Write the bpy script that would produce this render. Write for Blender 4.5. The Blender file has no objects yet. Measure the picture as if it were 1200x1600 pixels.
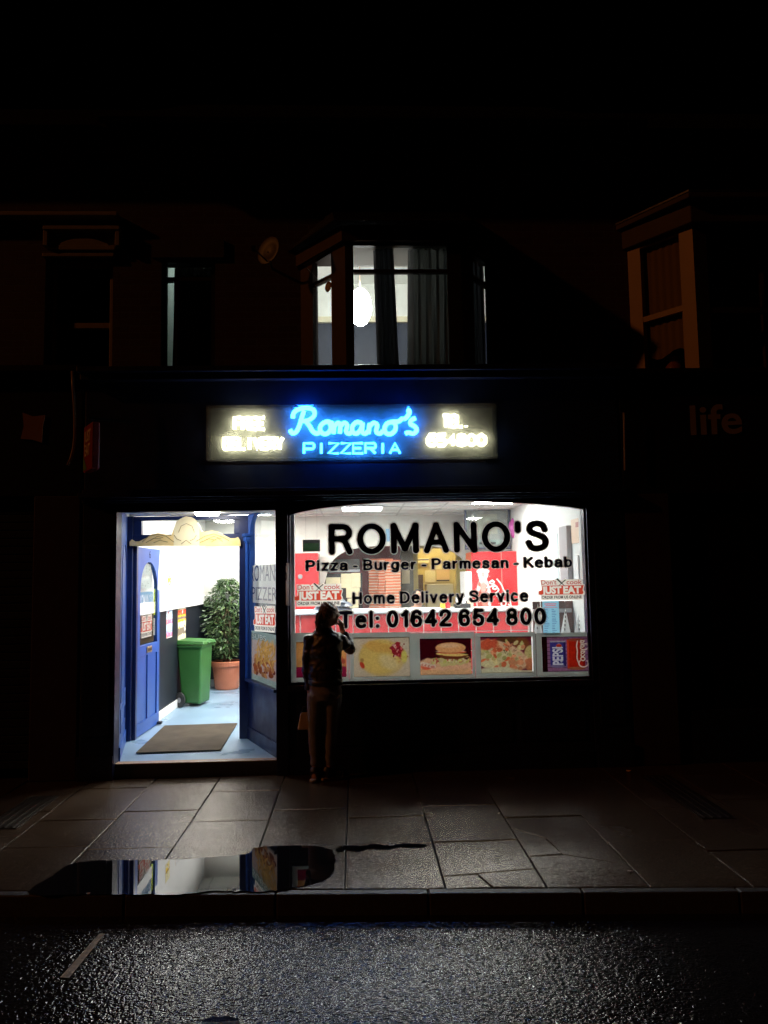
import bpy, bmesh, math, random
import numpy as np
from mathutils import Vector, Matrix
random.seed(7); np.random.seed(7)
S = bpy.context.scene
COL = S.collection
R = math.radians

# ------------------------------------------------------------------ camera
F = 1190.0                       # focal length in photo pixels (1200 x 1600)
CAM = Vector((0.0, -7.40, 1.86))
YAW, PITCH, ROLL = math.atan(45/F), math.atan(100/F), -0.0165
ROT = Matrix.Rotation(-YAW, 3, 'Z') @ Matrix.Rotation(math.pi/2 + PITCH, 3, 'X') @ Matrix.Rotation(ROLL, 3, 'Z')
cd = bpy.data.cameras.new('camera')
cam = bpy.data.objects.new('camera', cd); COL.objects.link(cam)
cam.location = CAM; cam.rotation_euler = ROT.to_euler()
cd.sensor_fit = 'VERTICAL'; cd.sensor_height = 36.0; cd.lens = F/1600*36
cd.clip_start = 0.1; cd.clip_end = 1000
S.camera = cam

def ray(px, py):
    return ROT @ Vector(((px-600)/F, (800-py)/F, -1.0))
def P(px, py, y=0.0):            # point of the place on the plane at depth y
    d = ray(px, py); return CAM + d*((y-CAM.y)/d.y)
def PZ(px, py, z=0.0):           # ... on the level z
    d = ray(px, py); return CAM + d*((z-CAM.z)/d.z)
def PX(px, py, x):               # ... on the plane at x
    d = ray(px, py); return CAM + d*((x-CAM.x)/d.x)

# ------------------------------------------------------------------ world, night sky, street light glow
w = bpy.data.worlds.new('World'); S.world = w; w.use_nodes = True
nt = w.node_tree; bg = nt.nodes['Background']
sky = nt.nodes.new('ShaderNodeTexSky'); sky.sky_type = 'NISHITA'; sky.sun_disc = False
sky.sun_elevation = R(-9); sky.sun_rotation = R(200)
nt.links.new(sky.outputs[0], bg.inputs[0]); bg.inputs[1].default_value = 0.006
sd = bpy.data.lights.new('street_glow', 'SUN'); sun = bpy.data.objects.new('street_glow', sd); COL.objects.link(sun)
sd.energy = 0.24; sd.angle = R(1.5); sd.color = (1.0, 0.30, 0.06)
SUND = Vector((0.90, 0.25, -0.48))
sun.rotation_euler = SUND.to_track_quat('-Z', 'Y').to_euler(); sun.location = (-8, -4, 7)
S.view_settings.view_transform = 'Standard'; S.view_settings.look = 'None'
S.view_settings.gamma = 1; S.view_settings.exposure = 0.0
S.render.engine = 'CYCLES'
S.cycles.use_denoising = True
S.cycles.max_bounces = 10; S.cycles.transparent_max_bounces = 16
S.cycles.sample_clamp_indirect = 6
S.cycles.caustics_reflective = False; S.cycles.caustics_refractive = False

# lamp strengths used by the lamps' own builders
LIGHT, UPL, NEON, NEONW, COVER = 60.0, 120.0, 26.0, 13.0, 0.065
# ------------------------------------------------------------------ materials
MATS = {}
def mat(name, color, rough=0.5, var=0.0, scale=8.0, bump=0.0, bscale=60.0, metal=0.0, spec=0.5, color2=None,
        emit=None, estr=0.0, trans=0.0, coat=0.0, rvar=0.0):
    if name in MATS: return MATS[name]
    m = bpy.data.materials.new(name); m.use_nodes = True; MATS[name] = m
    t = m.node_tree; b = t.nodes['Principled BSDF']
    b.inputs['Base Color'].default_value = (*color, 1); b.inputs['Roughness'].default_value = rough
    b.inputs['Metallic'].default_value = metal; b.inputs['Specular IOR Level'].default_value = spec
    b.inputs['Coat Weight'].default_value = coat
    tc = t.nodes.new('ShaderNodeTexCoord')
    if var > 0 or color2 is not None or rvar > 0:
        n = t.nodes.new('ShaderNodeTexNoise'); n.inputs['Scale'].default_value = scale; n.inputs['Detail'].default_value = 6
        t.links.new(tc.outputs['Object'], n.inputs['Vector'])
        r = t.nodes.new('ShaderNodeMapRange'); r.inputs[1].default_value = 0.3; r.inputs[2].default_value = 0.7
        t.links.new(n.outputs['Fac'], r.inputs[0])
        mx = t.nodes.new('ShaderNodeMix'); mx.data_type = 'RGBA'
        c2 = color2 if color2 is not None else tuple(c*(1-var) for c in color)
        mx.inputs[6].default_value = (*color, 1); mx.inputs[7].default_value = (*c2, 1)
        t.links.new(r.outputs[0], mx.inputs[0]); t.links.new(mx.outputs[2], b.inputs['Base Color'])
        if rvar > 0:
            q = t.nodes.new('ShaderNodeMapRange'); q.inputs[1].default_value = 0.3; q.inputs[2].default_value = 0.7
            q.inputs[3].default_value = rough; q.inputs[4].default_value = min(1, rough+rvar)
            t.links.new(n.outputs['Fac'], q.inputs[0]); t.links.new(q.outputs[0], b.inputs['Roughness'])
    if bump > 0:
        n2 = t.nodes.new('ShaderNodeTexNoise'); n2.inputs['Scale'].default_value = bscale; n2.inputs['Detail'].default_value = 4
        t.links.new(tc.outputs['Object'], n2.inputs['Vector'])
        bp = t.nodes.new('ShaderNodeBump'); bp.inputs['Strength'].default_value = bump; bp.inputs['Distance'].default_value = 0.01
        t.links.new(n2.outputs['Fac'], bp.inputs['Height']); t.links.new(bp.outputs[0], b.inputs['Normal'])
    if emit is not None:
        b.inputs['Emission Color'].default_value = (*emit, 1); b.inputs['Emission Strength'].default_value = estr
    return m

def glass_mat(name='clear_glass', tint=(0.97, 0.99, 0.98), dirt_haze=0.0, refl=1.0):
    if name in MATS: return MATS[name]
    m = bpy.data.materials.new(name); m.use_nodes = True; MATS[name] = m
    t = m.node_tree; t.nodes.clear()
    o = t.nodes.new('ShaderNodeOutputMaterial'); tr = t.nodes.new('ShaderNodeBsdfTransparent'); tr.inputs[0].default_value = (*tint, 1)
    gl = t.nodes.new('ShaderNodeBsdfGlossy'); gl.inputs['Roughness'].default_value = 0.02
    fr = t.nodes.new('ShaderNodeLayerWeight'); pw = t.nodes.new('ShaderNodeMath'); pw.operation = 'POWER'; pw.inputs[1].default_value = 5.0
    t.links.new(fr.outputs['Facing'], pw.inputs[0])
    mu = t.nodes.new('ShaderNodeMath'); mu.operation = 'MULTIPLY_ADD'; mu.inputs[1].default_value = 0.8*refl; mu.inputs[2].default_value = 0.03*refl
    t.links.new(pw.outputs[0], mu.inputs[0])
    mx = t.nodes.new('ShaderNodeMixShader'); t.links.new(mu.outputs[0], mx.inputs[0])
    t.links.new(tr.outputs[0], mx.inputs[1]); t.links.new(gl.outputs[0], mx.inputs[2])
    last = mx
    if dirt_haze > 0:
        tl = t.nodes.new('ShaderNodeBsdfTranslucent'); tl.inputs[0].default_value = (0.9, 0.9, 0.9, 1)
        n = t.nodes.new('ShaderNodeTexNoise'); n.inputs['Scale'].default_value = 5; n.inputs['Detail'].default_value = 8
        tc = t.nodes.new('ShaderNodeTexCoord'); t.links.new(tc.outputs['Object'], n.inputs['Vector'])
        r = t.nodes.new('ShaderNodeMapRange'); r.inputs[1].default_value = 0.35; r.inputs[2].default_value = 0.75
        r.inputs[3].default_value = dirt_haze*0.5; r.inputs[4].default_value = dirt_haze*1.6
        t.links.new(n.outputs['Fac'], r.inputs[0])
        m2 = t.nodes.new('ShaderNodeMixShader'); t.links.new(r.outputs[0], m2.inputs[0])
        t.links.new(last.outputs[0], m2.inputs[1]); t.links.new(tl.outputs[0], m2.inputs[2]); last = m2
    t.links.new(last.outputs[0], o.inputs[0])
    return m

def emit_mat(name, color, strength):
    if name in MATS: return MATS[name]
    m = bpy.data.materials.new(name); m.use_nodes = True; MATS[name] = m
    t = m.node_tree; t.nodes.clear(); o = t.nodes.new('ShaderNodeOutputMaterial'); e = t.nodes.new('ShaderNodeEmission')
    e.inputs[0].default_value = (*color, 1); e.inputs[1].default_value = strength; t.links.new(e.outputs[0], o.inputs[0])
    return m

def picture_mat(name='printed_picture', back=0.5):
    """paper or film print: colour comes from the mesh's painted picture; light also comes through it"""
    if name in MATS: return MATS[name]
    m = bpy.data.materials.new(name); m.use_nodes = True; MATS[name] = m
    t = m.node_tree; t.nodes.clear(); o = t.nodes.new('ShaderNodeOutputMaterial')
    a = t.nodes.new('ShaderNodeAttribute'); a.attribute_name = 'Col'
    d = t.nodes.new('ShaderNodeBsdfDiffuse'); l = t.nodes.new('ShaderNodeBsdfTranslucent')
    mx = t.nodes.new('ShaderNodeMixShader'); mx.inputs[0].default_value = back
    t.links.new(a.outputs[0], d.inputs[0]); t.links.new(a.outputs[0], l.inputs[0])
    t.links.new(d.outputs[0], mx.inputs[1]); t.links.new(l.outputs[0], mx.inputs[2]); t.links.new(mx.outputs[0], o.inputs[0])
    return m

def film_mat(name, color, back=0.5):
    if name in MATS: return MATS[name]
    m = bpy.data.materials.new(name); m.use_nodes = True; MATS[name] = m
    t = m.node_tree; t.nodes.clear(); o = t.nodes.new('ShaderNodeOutputMaterial')
    d = t.nodes.new('ShaderNodeBsdfDiffuse'); l = t.nodes.new('ShaderNodeBsdfTranslucent')
    n = t.nodes.new('ShaderNodeTexNoise'); n.inputs['Scale'].default_value = 4; tc = t.nodes.new('ShaderNodeTexCoord')
    t.links.new(tc.outputs['Object'], n.inputs['Vector'])
    c = t.nodes.new('ShaderNodeMix'); c.data_type = 'RGBA'; c.inputs[6].default_value = (*color, 1); c.inputs[7].default_value = (*[x*0.85 for x in color], 1)
    t.links.new(n.outputs['Fac'], c.inputs[0])
    t.links.new(c.outputs[2], d.inputs[0]); t.links.new(c.outputs[2], l.inputs[0])
    mx = t.nodes.new('ShaderNodeMixShader'); mx.inputs[0].default_value = back
    t.links.new(d.outputs[0], mx.inputs[1]); t.links.new(l.outputs[0], mx.inputs[2]); t.links.new(mx.outputs[0], o.inputs[0])
    return m

def brick_mat(name, c1, c2, mortar):
    m = bpy.data.materials.new(name); m.use_nodes = True; MATS[name] = m
    t = m.node_tree; b = t.nodes['Principled BSDF']; b.inputs['Roughness'].default_value = 0.75
    tc = t.nodes.new('ShaderNodeTexCoord'); sp = t.nodes.new('ShaderNodeSeparateXYZ'); cb = t.nodes.new('ShaderNodeCombineXYZ')
    t.links.new(tc.outputs['Object'], sp.inputs[0])
    ad = t.nodes.new('ShaderNodeMath'); t.links.new(sp.outputs[0], ad.inputs[0]); t.links.new(sp.outputs[1], ad.inputs[1])
    t.links.new(ad.outputs[0], cb.inputs[0]); t.links.new(sp.outputs[2], cb.inputs[1])
    br = t.nodes.new('ShaderNodeTexBrick'); br.inputs['Scale'].default_value = 1.0
    br.inputs['Brick Width'].default_value = 0.225; br.inputs['Row Height'].default_value = 0.075; br.inputs['Mortar Size'].default_value = 0.006
    br.inputs['Color1'].default_value = (*c1, 1); br.inputs['Color2'].default_value = (*c2, 1); br.inputs['Mortar'].default_value = (*mortar, 1)
    t.links.new(cb.outputs[0], br.inputs['Vector']); t.links.new(br.outputs['Color'], b.inputs['Base Color'])
    bp = t.nodes.new('ShaderNodeBump'); bp.inputs['Strength'].default_value = 0.6; bp.inputs['Distance'].default_value = 0.01; bp.invert = True
    t.links.new(br.outputs['Fac'], bp.inputs['Height']); t.links.new(bp.outputs[0], b.inputs['Normal'])
    return m

M_navy   = mat('navy_gloss_paint', (0.012, 0.020, 0.075), 0.32, var=0.4, scale=5, bump=0.05, bscale=25, rvar=0.2)
M_blue   = mat('blue_gloss_paint', (0.020, 0.085, 0.36), 0.35, color2=(0.026, 0.100, 0.40), scale=3, bump=0.05, bscale=20)
M_blue2  = mat('blue_door_paint', (0.022, 0.085, 0.36), 0.35, color2=(0.030, 0.105, 0.42), scale=3, bump=0.06, bscale=25)
M_white  = mat('white_wall_paint', (0.80, 0.80, 0.78), 0.6, var=0.08, scale=2, bump=0.05, bscale=80)
M_offw   = mat('offwhite_wall_paint', (0.66, 0.65, 0.60), 0.6, var=0.12, scale=1.5, bump=0.05, bscale=80)
M_dado   = mat('dark_navy_dado', (0.008, 0.011, 0.020), 0.45, var=0.3, scale=6)
M_black  = mat('black_plastic', (0.012, 0.012, 0.014), 0.4, var=0.3, scale=20)
M_grey   = mat('grey_metal', (0.32, 0.32, 0.34), 0.4, metal=0.6, var=0.15, scale=10)
M_ink    = mat('navy_vinyl_lettering', (0.010, 0.018, 0.085), 0.7, var=0.2, scale=30, spec=0.2)
M_edge   = film_mat('grey_outline_vinyl', (0.50, 0.47, 0.44), 0.35)
M_glass  = glass_mat()
M_dglass = glass_mat('window_glass_dirty', dirt_haze=0.02)
M_uglass = glass_mat('upstairs_glass', dirt_haze=0.010)
M_pic    = picture_mat()
M_red    = mat('red_gloss', (0.55, 0.025, 0.03), 0.25, var=0.15, scale=4)

# ------------------------------------------------------------------ object helpers
def tag(o, label=None, cat=None, group=None, kind=None):
    if label: o['label'] = label
    if cat: o['category'] = cat
    if group: o['group'] = group
    if kind: o['kind'] = kind
    return o
def thing(name, label, cat, loc=(0, 0, 0), group=None, rz=0.0):
    o = bpy.data.objects.new(name, None); COL.objects.link(o); o.location = loc; o.rotation_euler = (0, 0, rz)
    o.empty_display_size = 0.1
    return tag(o, label, cat, group)
def copy_tree(o, parent=None):
    c = o.copy(); COL.objects.link(c)
    if parent is not None: c.parent = parent
    for ch in list(o.children):
        if ch.users_collection: copy_tree(ch, c)
    return c

class MB:
    def __init__(s): s.v = []; s.f = []; s.mi = []; s.cur = 0
    def add(s, vs, fs):
        n = len(s.v); s.v += [tuple(v) for v in vs]; s.f += [tuple(i+n for i in f) for f in fs]; s.mi += [s.cur]*len(fs); return s
    def box(s, x0, x1, y0, y1, z0, z1):
        return s.hexa([(x0,y0,z0),(x1,y0,z0),(x1,y1,z0),(x0,y1,z0),(x0,y0,z1),(x1,y0,z1),(x1,y1,z1),(x0,y1,z1)])
    def hexa(s, v):
        return s.add(v, [(3,2,1,0),(4,5,6,7),(0,1,5,4),(1,2,6,5),(2,3,7,6),(3,0,4,7)])
    def wallseg(s, a, b, z0, z1, t):       # upright slab from a to b (xy), thickness t to the left of a->b
        a = Vector(a); b = Vector(b); d = (b-a).normalized(); n = Vector((-d.y, d.x))*t
        return s.hexa([(a.x,a.y,z0),(b.x,b.y,z0),(b.x+n.x,b.y+n.y,z0),(a.x+n.x,a.y+n.y,z0),
                       (a.x,a.y,z1),(b.x,b.y,z1),(b.x+n.x,b.y+n.y,z1),(a.x+n.x,a.y+n.y,z1)])
    def prism(s, pts, off):                # closed outline (3D points) extruded by a vector
        n = len(pts); off = Vector(off); p = [Vector(q) for q in pts]
        vs = p + [q+off for q in p]
        fs = [tuple(range(n))[::-1], tuple(range(n, 2*n))] + [(i, (i+1) % n, n+(i+1) % n, n+i) for i in range(n)]
        return s.add(vs, fs)
    def tube(s, pts, rad, seg=8, closed=False):
        pts = [Vector(p) for p in pts]; n = len(pts)
        rad = rad if hasattr(rad, '__len__') else [rad]*n
        vs = []; fs = []; ref = None
        for i, p in enumerate(pts):
            if closed: t = pts[(i+1) % n]-pts[i-1]
            else: t = pts[min(i+1, n-1)]-pts[max(i-1, 0)]
            t.normalize()
            if ref is None: ref = t.orthogonal().normalized()
            ref = (ref - t*ref.dot(t))
            if ref.length < 1e-6: ref = t.orthogonal()
            ref.normalize(); b = t.cross(ref)
            r = rad[i]; r2 = r if not hasattr(r, '__len__') else None
            for k in range(seg):
                a = 2*math.pi*k/seg
                vs.append(p + (ref*math.cos(a)+b*math.sin(a))*r)
        m = n if closed else n-1
        for i in range(m):
            for k in range(seg):
                j = (i+1) % n
                fs.append((i*seg+k, i*seg+(k+1) % seg, j*seg+(k+1) % seg, j*seg+k))
        if not closed:
            fs.append(tuple(range(seg))[::-1]); fs.append(tuple((n-1)*seg+k for k in range(seg)))
        return s.add(vs, fs)
    def lathe(s, prof, c=(0, 0, 0), seg=32, axis='Z'):
        vs = []; fs = []; c = Vector(c)
        for r, h in prof:
            for k in range(seg):
                a = 2*math.pi*k/seg; x, y = r*math.cos(a), r*math.sin(a)
                vs.append(c+Vector((x, y, h) if axis == 'Z' else ((h, x, y) if axis == 'X' else (x, h, y))))
        for i in range(len(prof)-1):
            for k in range(seg):
                fs.append((i*seg+k, i*seg+(k+1) % seg, (i+1)*seg+(k+1) % seg, (i+1)*seg+k))
        if prof[0][0] > 1e-5: fs.append(tuple(range(seg))[::-1])
        if prof[-1][0] > 1e-5: fs.append(tuple((len(prof)-1)*seg+k for k in range(seg)))
        return s.add(vs, fs)
    def ellipsoid(s, c, r, rot=None, seg=20, rings=12):
        c = Vector(c); vs = []; fs = []
        for i in range(rings+1):
            th = math.pi*i/rings
            for k in range(seg):
                a = 2*math.pi*k/seg
                v = Vector((r[0]*math.sin(th)*math.cos(a), r[1]*math.sin(th)*math.sin(a), r[2]*math.cos(th)))
                if rot: v = rot @ v
                vs.append(c+v)
        for i in range(rings):
            for k in range(seg): fs.append((i*seg+k, (i+1)*seg+k, (i+1)*seg+(k+1) % seg, i*seg+(k+1) % seg))
        return s.add(vs, fs)
    def build(s, name, m, parent=None, smooth=False, bevel=0.0, kind=None, mats=None):
        me = bpy.data.meshes.new(name); me.from_pydata(s.v, [], s.f); me.validate()
        for k in (mats or [m]): me.materials.append(k)
        if mats: me.polygons.foreach_set('material_index', s.mi)
        bm = bmesh.new(); bm.from_mesh(me); bmesh.ops.remove_doubles(bm, verts=bm.verts, dist=1e-6)
        bmesh.ops.recalc_face_normals(bm, faces=bm.faces); bm.to_mesh(me); bm.free()
        if smooth: me.polygons.foreach_set('use_smooth', [True]*len(me.polygons))
        o = bpy.data.objects.new(name, me); COL.objects.link(o)
        if parent is not None:
            o.parent = parent
        if bevel > 0:
            b = o.modifiers.new('bevel', 'BEVEL'); b.width = bevel; b.segments = 2; b.limit_method = 'ANGLE'
        if kind: o['kind'] = kind
        return o

def sheet(pts, name, m, parent=None, kind=None):
    return MB().add(pts, [tuple(range(len(pts)))]).build(name, m, parent, kind=kind)

_tc = {}
def text_data(s, offset=0.0, italic=0.0):
    key = (s, offset, italic)
    if key in _tc: return _tc[key]
    c = bpy.data.curves.new('t', 'FONT'); c.body = s; c.size = 1.0; c.offset = offset; c.resolution_u = 5; c.shear = italic
    o = bpy.data.objects.new('t', c); COL.objects.link(o)
    dg = bpy.context.evaluated_depsgraph_get(); me = bpy.data.meshes.new_from_object(o.evaluated_get(dg))
    vs = np.array([v.co[:] for v in me.vertices]); fs = [tuple(p.vertices) for p in me.polygons]
    bpy.data.objects.remove(o); bpy.data.curves.remove(c); bpy.data.meshes.remove(me)
    _tc[key] = (vs, fs); return vs, fs
CAPH = None
def add_text(mb, s, O, U, V, offset=0.0, base=0.0, n=(0, -0.002, 0), italic=0.0):
    """s fitted between O and O+U along the baseline, V = cap height vector; offset widens the strokes"""
    global CAPH
    if CAPH is None: CAPH = text_data('H')[0][:, 1].max()
    v0, _ = text_data(s, base, italic); vs, fs = text_data(s, offset+base, italic)
    x0, x1 = v0[:, 0].min(), v0[:, 0].max()
    O, U, V, n = Vector(O), Vector(U), Vector(V), Vector(n)
    pts = [O+U*((x-x0)/(x1-x0))+V*(y/CAPH)+n for x, y, _ in vs]
    return mb.add(pts, fs)

# painted pictures (numpy) --------------------------------------------------
def vnoise(nx, ny, cells, seed):
    rs = np.random.RandomState(seed); g = rs.rand(cells+2, cells+2)
    x = np.linspace(0, cells, nx); y = np.linspace(0, cells, ny)
    xi = x.astype(int).clip(0, cells); yi = y.astype(int).clip(0, cells); fx = (x-xi); fy = (y-yi)
    fx = fx*fx*(3-2*fx); fy = fy*fy*(3-2*fy)
    a = g[np.ix_(yi, xi)]; b = g[np.ix_(yi, xi+1)]; c = g[np.ix_(yi+1, xi)]; d = g[np.ix_(yi+1, xi+1)]
    return (a*(1-fx)+b*fx)*(1-fy)[:, None]+(c*(1-fx)+d*fx)*fy[:, None]
class Canvas:
    def __init__(s, nx, ny, bg):
        s.nx, s.ny = nx, ny; s.asp = nx/ny
        s.u, s.v = np.meshgrid(np.linspace(0, s.asp, nx), np.linspace(0, 1, ny)); s.c = np.ones((ny, nx, 3))*np.array(bg)
    def blend(s, a, col):
        a = np.clip(a, 0, 1)[..., None]; s.c = s.c*(1-a)+np.array(col)*a; return s
    def ell(s, x, y, rx, ry, col, rot=0.0, soft=0.08, rag=0.0, seed=1):
        du, dv = s.u-x*s.asp, s.v-y; ca, sa = math.cos(rot), math.sin(rot)
        a, b = (du*ca+dv*sa)/rx, (-du*sa+dv*ca)/ry; d = np.sqrt(a*a+b*b)
        if rag: d = d+(vnoise(s.nx, s.ny, 14, seed)-0.5)*rag
        return s.blend((1-d)/soft+0.5, col)
    def rect(s, x0, x1, y0, y1, col):
        return s.blend(((s.u >= x0*s.asp) & (s.u <= x1*s.asp) & (s.v >= y0) & (s.v <= y1)).astype(float), col)
    def noise(s, cells, amt, seed=3):
        s.c = s.c*(1+(vnoise(s.nx, s.ny, cells, seed)[..., None]-0.5)*amt); return s
    def scatter(s, n, x0, x1, y0, y1, r, cols, seed, stretch=1.5):
        rs = np.random.RandomState(seed)
        for k in range(n):
            s.ell(rs.uniform(x0, x1), rs.uniform(y0, y1), r*rs.uniform(.6, 1.3)*stretch, r*rs.uniform(.6, 1.2),
                  np.array(cols[rs.randint(len(cols))])*rs.uniform(.8, 1.15), rs.uniform(0, 3.1), 0.25)
        return s
def picture(name, cv, O, U, V, parent, m=None, n=(0, 0, 0)):
    O, U, V, n = Vector(O), Vector(U), Vector(V), Vector(n)
    nx, ny = cv.nx, cv.ny; X, Y = np.meshgrid(np.linspace(0, 1, nx), np.linspace(0, 1, ny))
    pts = np.array(O+n)[None, :]+X.reshape(-1, 1)*np.array(U)+Y.reshape(-1, 1)*np.array(V)
    fs = [(j*nx+i, j*nx+i+1, (j+1)*nx+i+1, (j+1)*nx+i) for j in range(ny-1) for i in range(nx-1)]
    me = bpy.data.meshes.new(name); me.from_pydata(pts.tolist(), [], fs); me.materials.append(m or M_pic)
    ca = me.color_attributes.new('Col', 'FLOAT_COLOR', 'POINT')
    col = np.ones((nx*ny, 4)); col[:, :3] = np.clip(cv.c, 0, 1).reshape(-1, 3)**1.0; ca.data.foreach_set('color', col.ravel())
    o = bpy.data.objects.new(name, me); COL.objects.link(o); o.parent = parent
    return o

# ==================================================================== GROUND
def wet_mat(name, c1, c2, r0, r1, nscale, bstr, bscale, bdist, spec=.5, det=3.0):
    m = bpy.data.materials.new(name); m.use_nodes = True; t = m.node_tree; b = t.nodes['Principled BSDF']
    tc = t.nodes.new('ShaderNodeTexCoord')
    n = t.nodes.new('ShaderNodeTexNoise'); n.inputs['Scale'].default_value = nscale; n.inputs['Detail'].default_value = 7
    t.links.new(tc.outputs['Object'], n.inputs['Vector'])
    mr = t.nodes.new('ShaderNodeMapRange'); mr.inputs[1].default_value = 0.2; mr.inputs[2].default_value = 0.8; n.inputs['Roughness'].default_value = 0.45
    mr.inputs[3].default_value = r0; mr.inputs[4].default_value = r1
    t.links.new(n.outputs['Fac'], mr.inputs[0]); t.links.new(mr.outputs[0], b.inputs['Roughness'])
    n3 = t.nodes.new('ShaderNodeTexNoise'); n3.inputs['Scale'].default_value = nscale*14; n3.inputs['Detail'].default_value = 5
    t.links.new(tc.outputs['Object'], n3.inputs['Vector'])
    mx = t.nodes.new('ShaderNodeMix'); mx.data_type = 'RGBA'; mx.inputs[6].default_value = (*c1, 1); mx.inputs[7].default_value = (*c2, 1)
    t.links.new(n3.outputs['Fac'], mx.inputs[0]); t.links.new(mx.outputs[2], b.inputs['Base Color'])
    v = t.nodes.new('ShaderNodeTexNoise'); v.inputs['Scale'].default_value = bscale; v.inputs['Detail'].default_value = det
    v.inputs['Roughness'].default_value = 0.7
    t.links.new(tc.outputs['Object'], v.inputs['Vector'])
    bp = t.nodes.new('ShaderNodeBump'); bp.inputs['Strength'].default_value = bstr; bp.inputs['Distance'].default_value = bdist
    t.links.new(v.outputs['Fac'], bp.inputs['Height']); t.links.new(bp.outputs[0], b.inputs['Normal'])
    b.inputs['Specular IOR Level'].default_value = spec; b.inputs['Specular Tint'].default_value = (1, .86, .70, 1) if det == 2.5 else (1, 1, 1, 1)  # on the paving, this warm tint paints in sodium street light
    return m
M_flag = wet_mat('wet_paving_stone', (0.028, 0.018, 0.011), (0.095, 0.064, 0.042), 0.07, 0.32, 2.0, 0.8, 50, 0.008, spec=1.0, det=2.5)  # browns warmed to carry the sodium street light in the colour
M_kerb = wet_mat('wet_kerb_stone', (0.04, 0.037, 0.034), (0.08, 0.075, 0.07), 0.25, 0.5, 3, 0.4, 90, 0.01)
M_asph = wet_mat('wet_asphalt', (0.006, 0.006, 0.007), (0.022, 0.021, 0.020), 0.11, 0.16, 1.6, 1.0, 46, 0.009, spec=.50, det=1.0)
M_joint = mat('dark_wet_soil', (0.012, 0.010, 0.008), 0.7, var=0.4, scale=40, bump=0.6, bscale=120)
M_water = mat('puddle_water', (0.006, 0.006, 0.007), 0.02, spec=.30, bump=.012, bscale=6)
M_line = mat('worn_yellow_road_paint', (0.45, 0.30, 0.16), 0.45, color2=(0.12, 0.09, 0.06), scale=35, bump=0.5, bscale=120)

sheet([(-200, -200, -0.17), (200, -200, -0.17), (200, 200, -0.17), (-200, 200, -0.17)], 'ground', M_joint, kind='structure')
ka, kb = PZ(40, 1400, 0), PZ(1000, 1395, 0)
def kerb_y(x, d=0.0): return ka.y+(kb.y-ka.y)*(x-ka.x)/(kb.x-ka.x)+d
KW = 0.075
X0, X1 = -14.0, 14.0
sheet([(X0, -30, -0.12), (X1, -30, -0.12), (X1, kerb_y(X1)+0.02, -0.12), (X0, kerb_y(X0)+0.02, -0.12)], 'road', M_asph, kind='structure')
sheet([(X0, kerb_y(X0)+KW*.5, -0.022), (X1, kerb_y(X1)+KW*.5, -0.022), (X1, 0.9, -0.022), (X0, 0.9, -0.022)], 'pavement_bed', M_joint, kind='structure')
kb_ = MB(); x = X0
while x < X1:
    L = 0.9; g = 0.004
    z = random.uniform(-0.002, 0.001)
    kb_.hexa([(x+g, kerb_y(x), -0.16), (x+L-g, kerb_y(x+L), -0.16), (x+L-g, kerb_y(x+L)+KW, -0.16), (x+g, kerb_y(x)+KW, -0.16),
              (x+g, kerb_y(x)+.008, z), (x+L-g, kerb_y(x+L)+.008, z), (x+L-g, kerb_y(x+L)+KW, z), (x+g, kerb_y(x)+KW, z)]); x += L
kb_.build('kerb', M_kerb, bevel=0.008, kind='structure')

# paving flags: columns 0.6 m wide running to the shop, cross joints as in the photograph
slabs = MB()
def slab(poly, dz=None, tilt=True):
    c = sum((Vector(p) for p in poly), Vector((0, 0)))/len(poly)
    z = random.uniform(-0.004, 0.002) if dz is None else dz
    sx, sy = (random.uniform(-.004, .004), random.uniform(-.003, .003)) if tilt else (0, 0)
    top = []; low = []
    for p in poly:
        p = Vector(p); q = p+(c-p).normalized()*0.0075
        zz = z+sx*(p.x-c.x)+sy*(p.y-c.y)
        top.append((q.x, q.y, zz)); low.append((q.x, q.y, -0.03))
    n = len(poly)
    slabs.add(low+top, [tuple(range(n, 2*n))]+[(i, (i+1) % n, n+(i+1) % n, n+i) for i in range(n)])
def jy(px, py): return PZ(px, py, 0).y
xk = lambda k: -1.90+0.602*k
cols = {0: [(270, 1225), (240, 1267), (190, 1325)], 1: [(370, 1236), (340, 1283), (300, 1342)], 2: [(460, 1217), (450, 1265), (430, 1322)],
        3: [(560, 1225), (560, 1277), (590, 1319)], 4: [(690, 1259), (710, 1315)], 5: [(830, 1276)], 6: [(960, 1314)], 7: [(1020, 1262), (1080, 1330)]}
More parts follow.
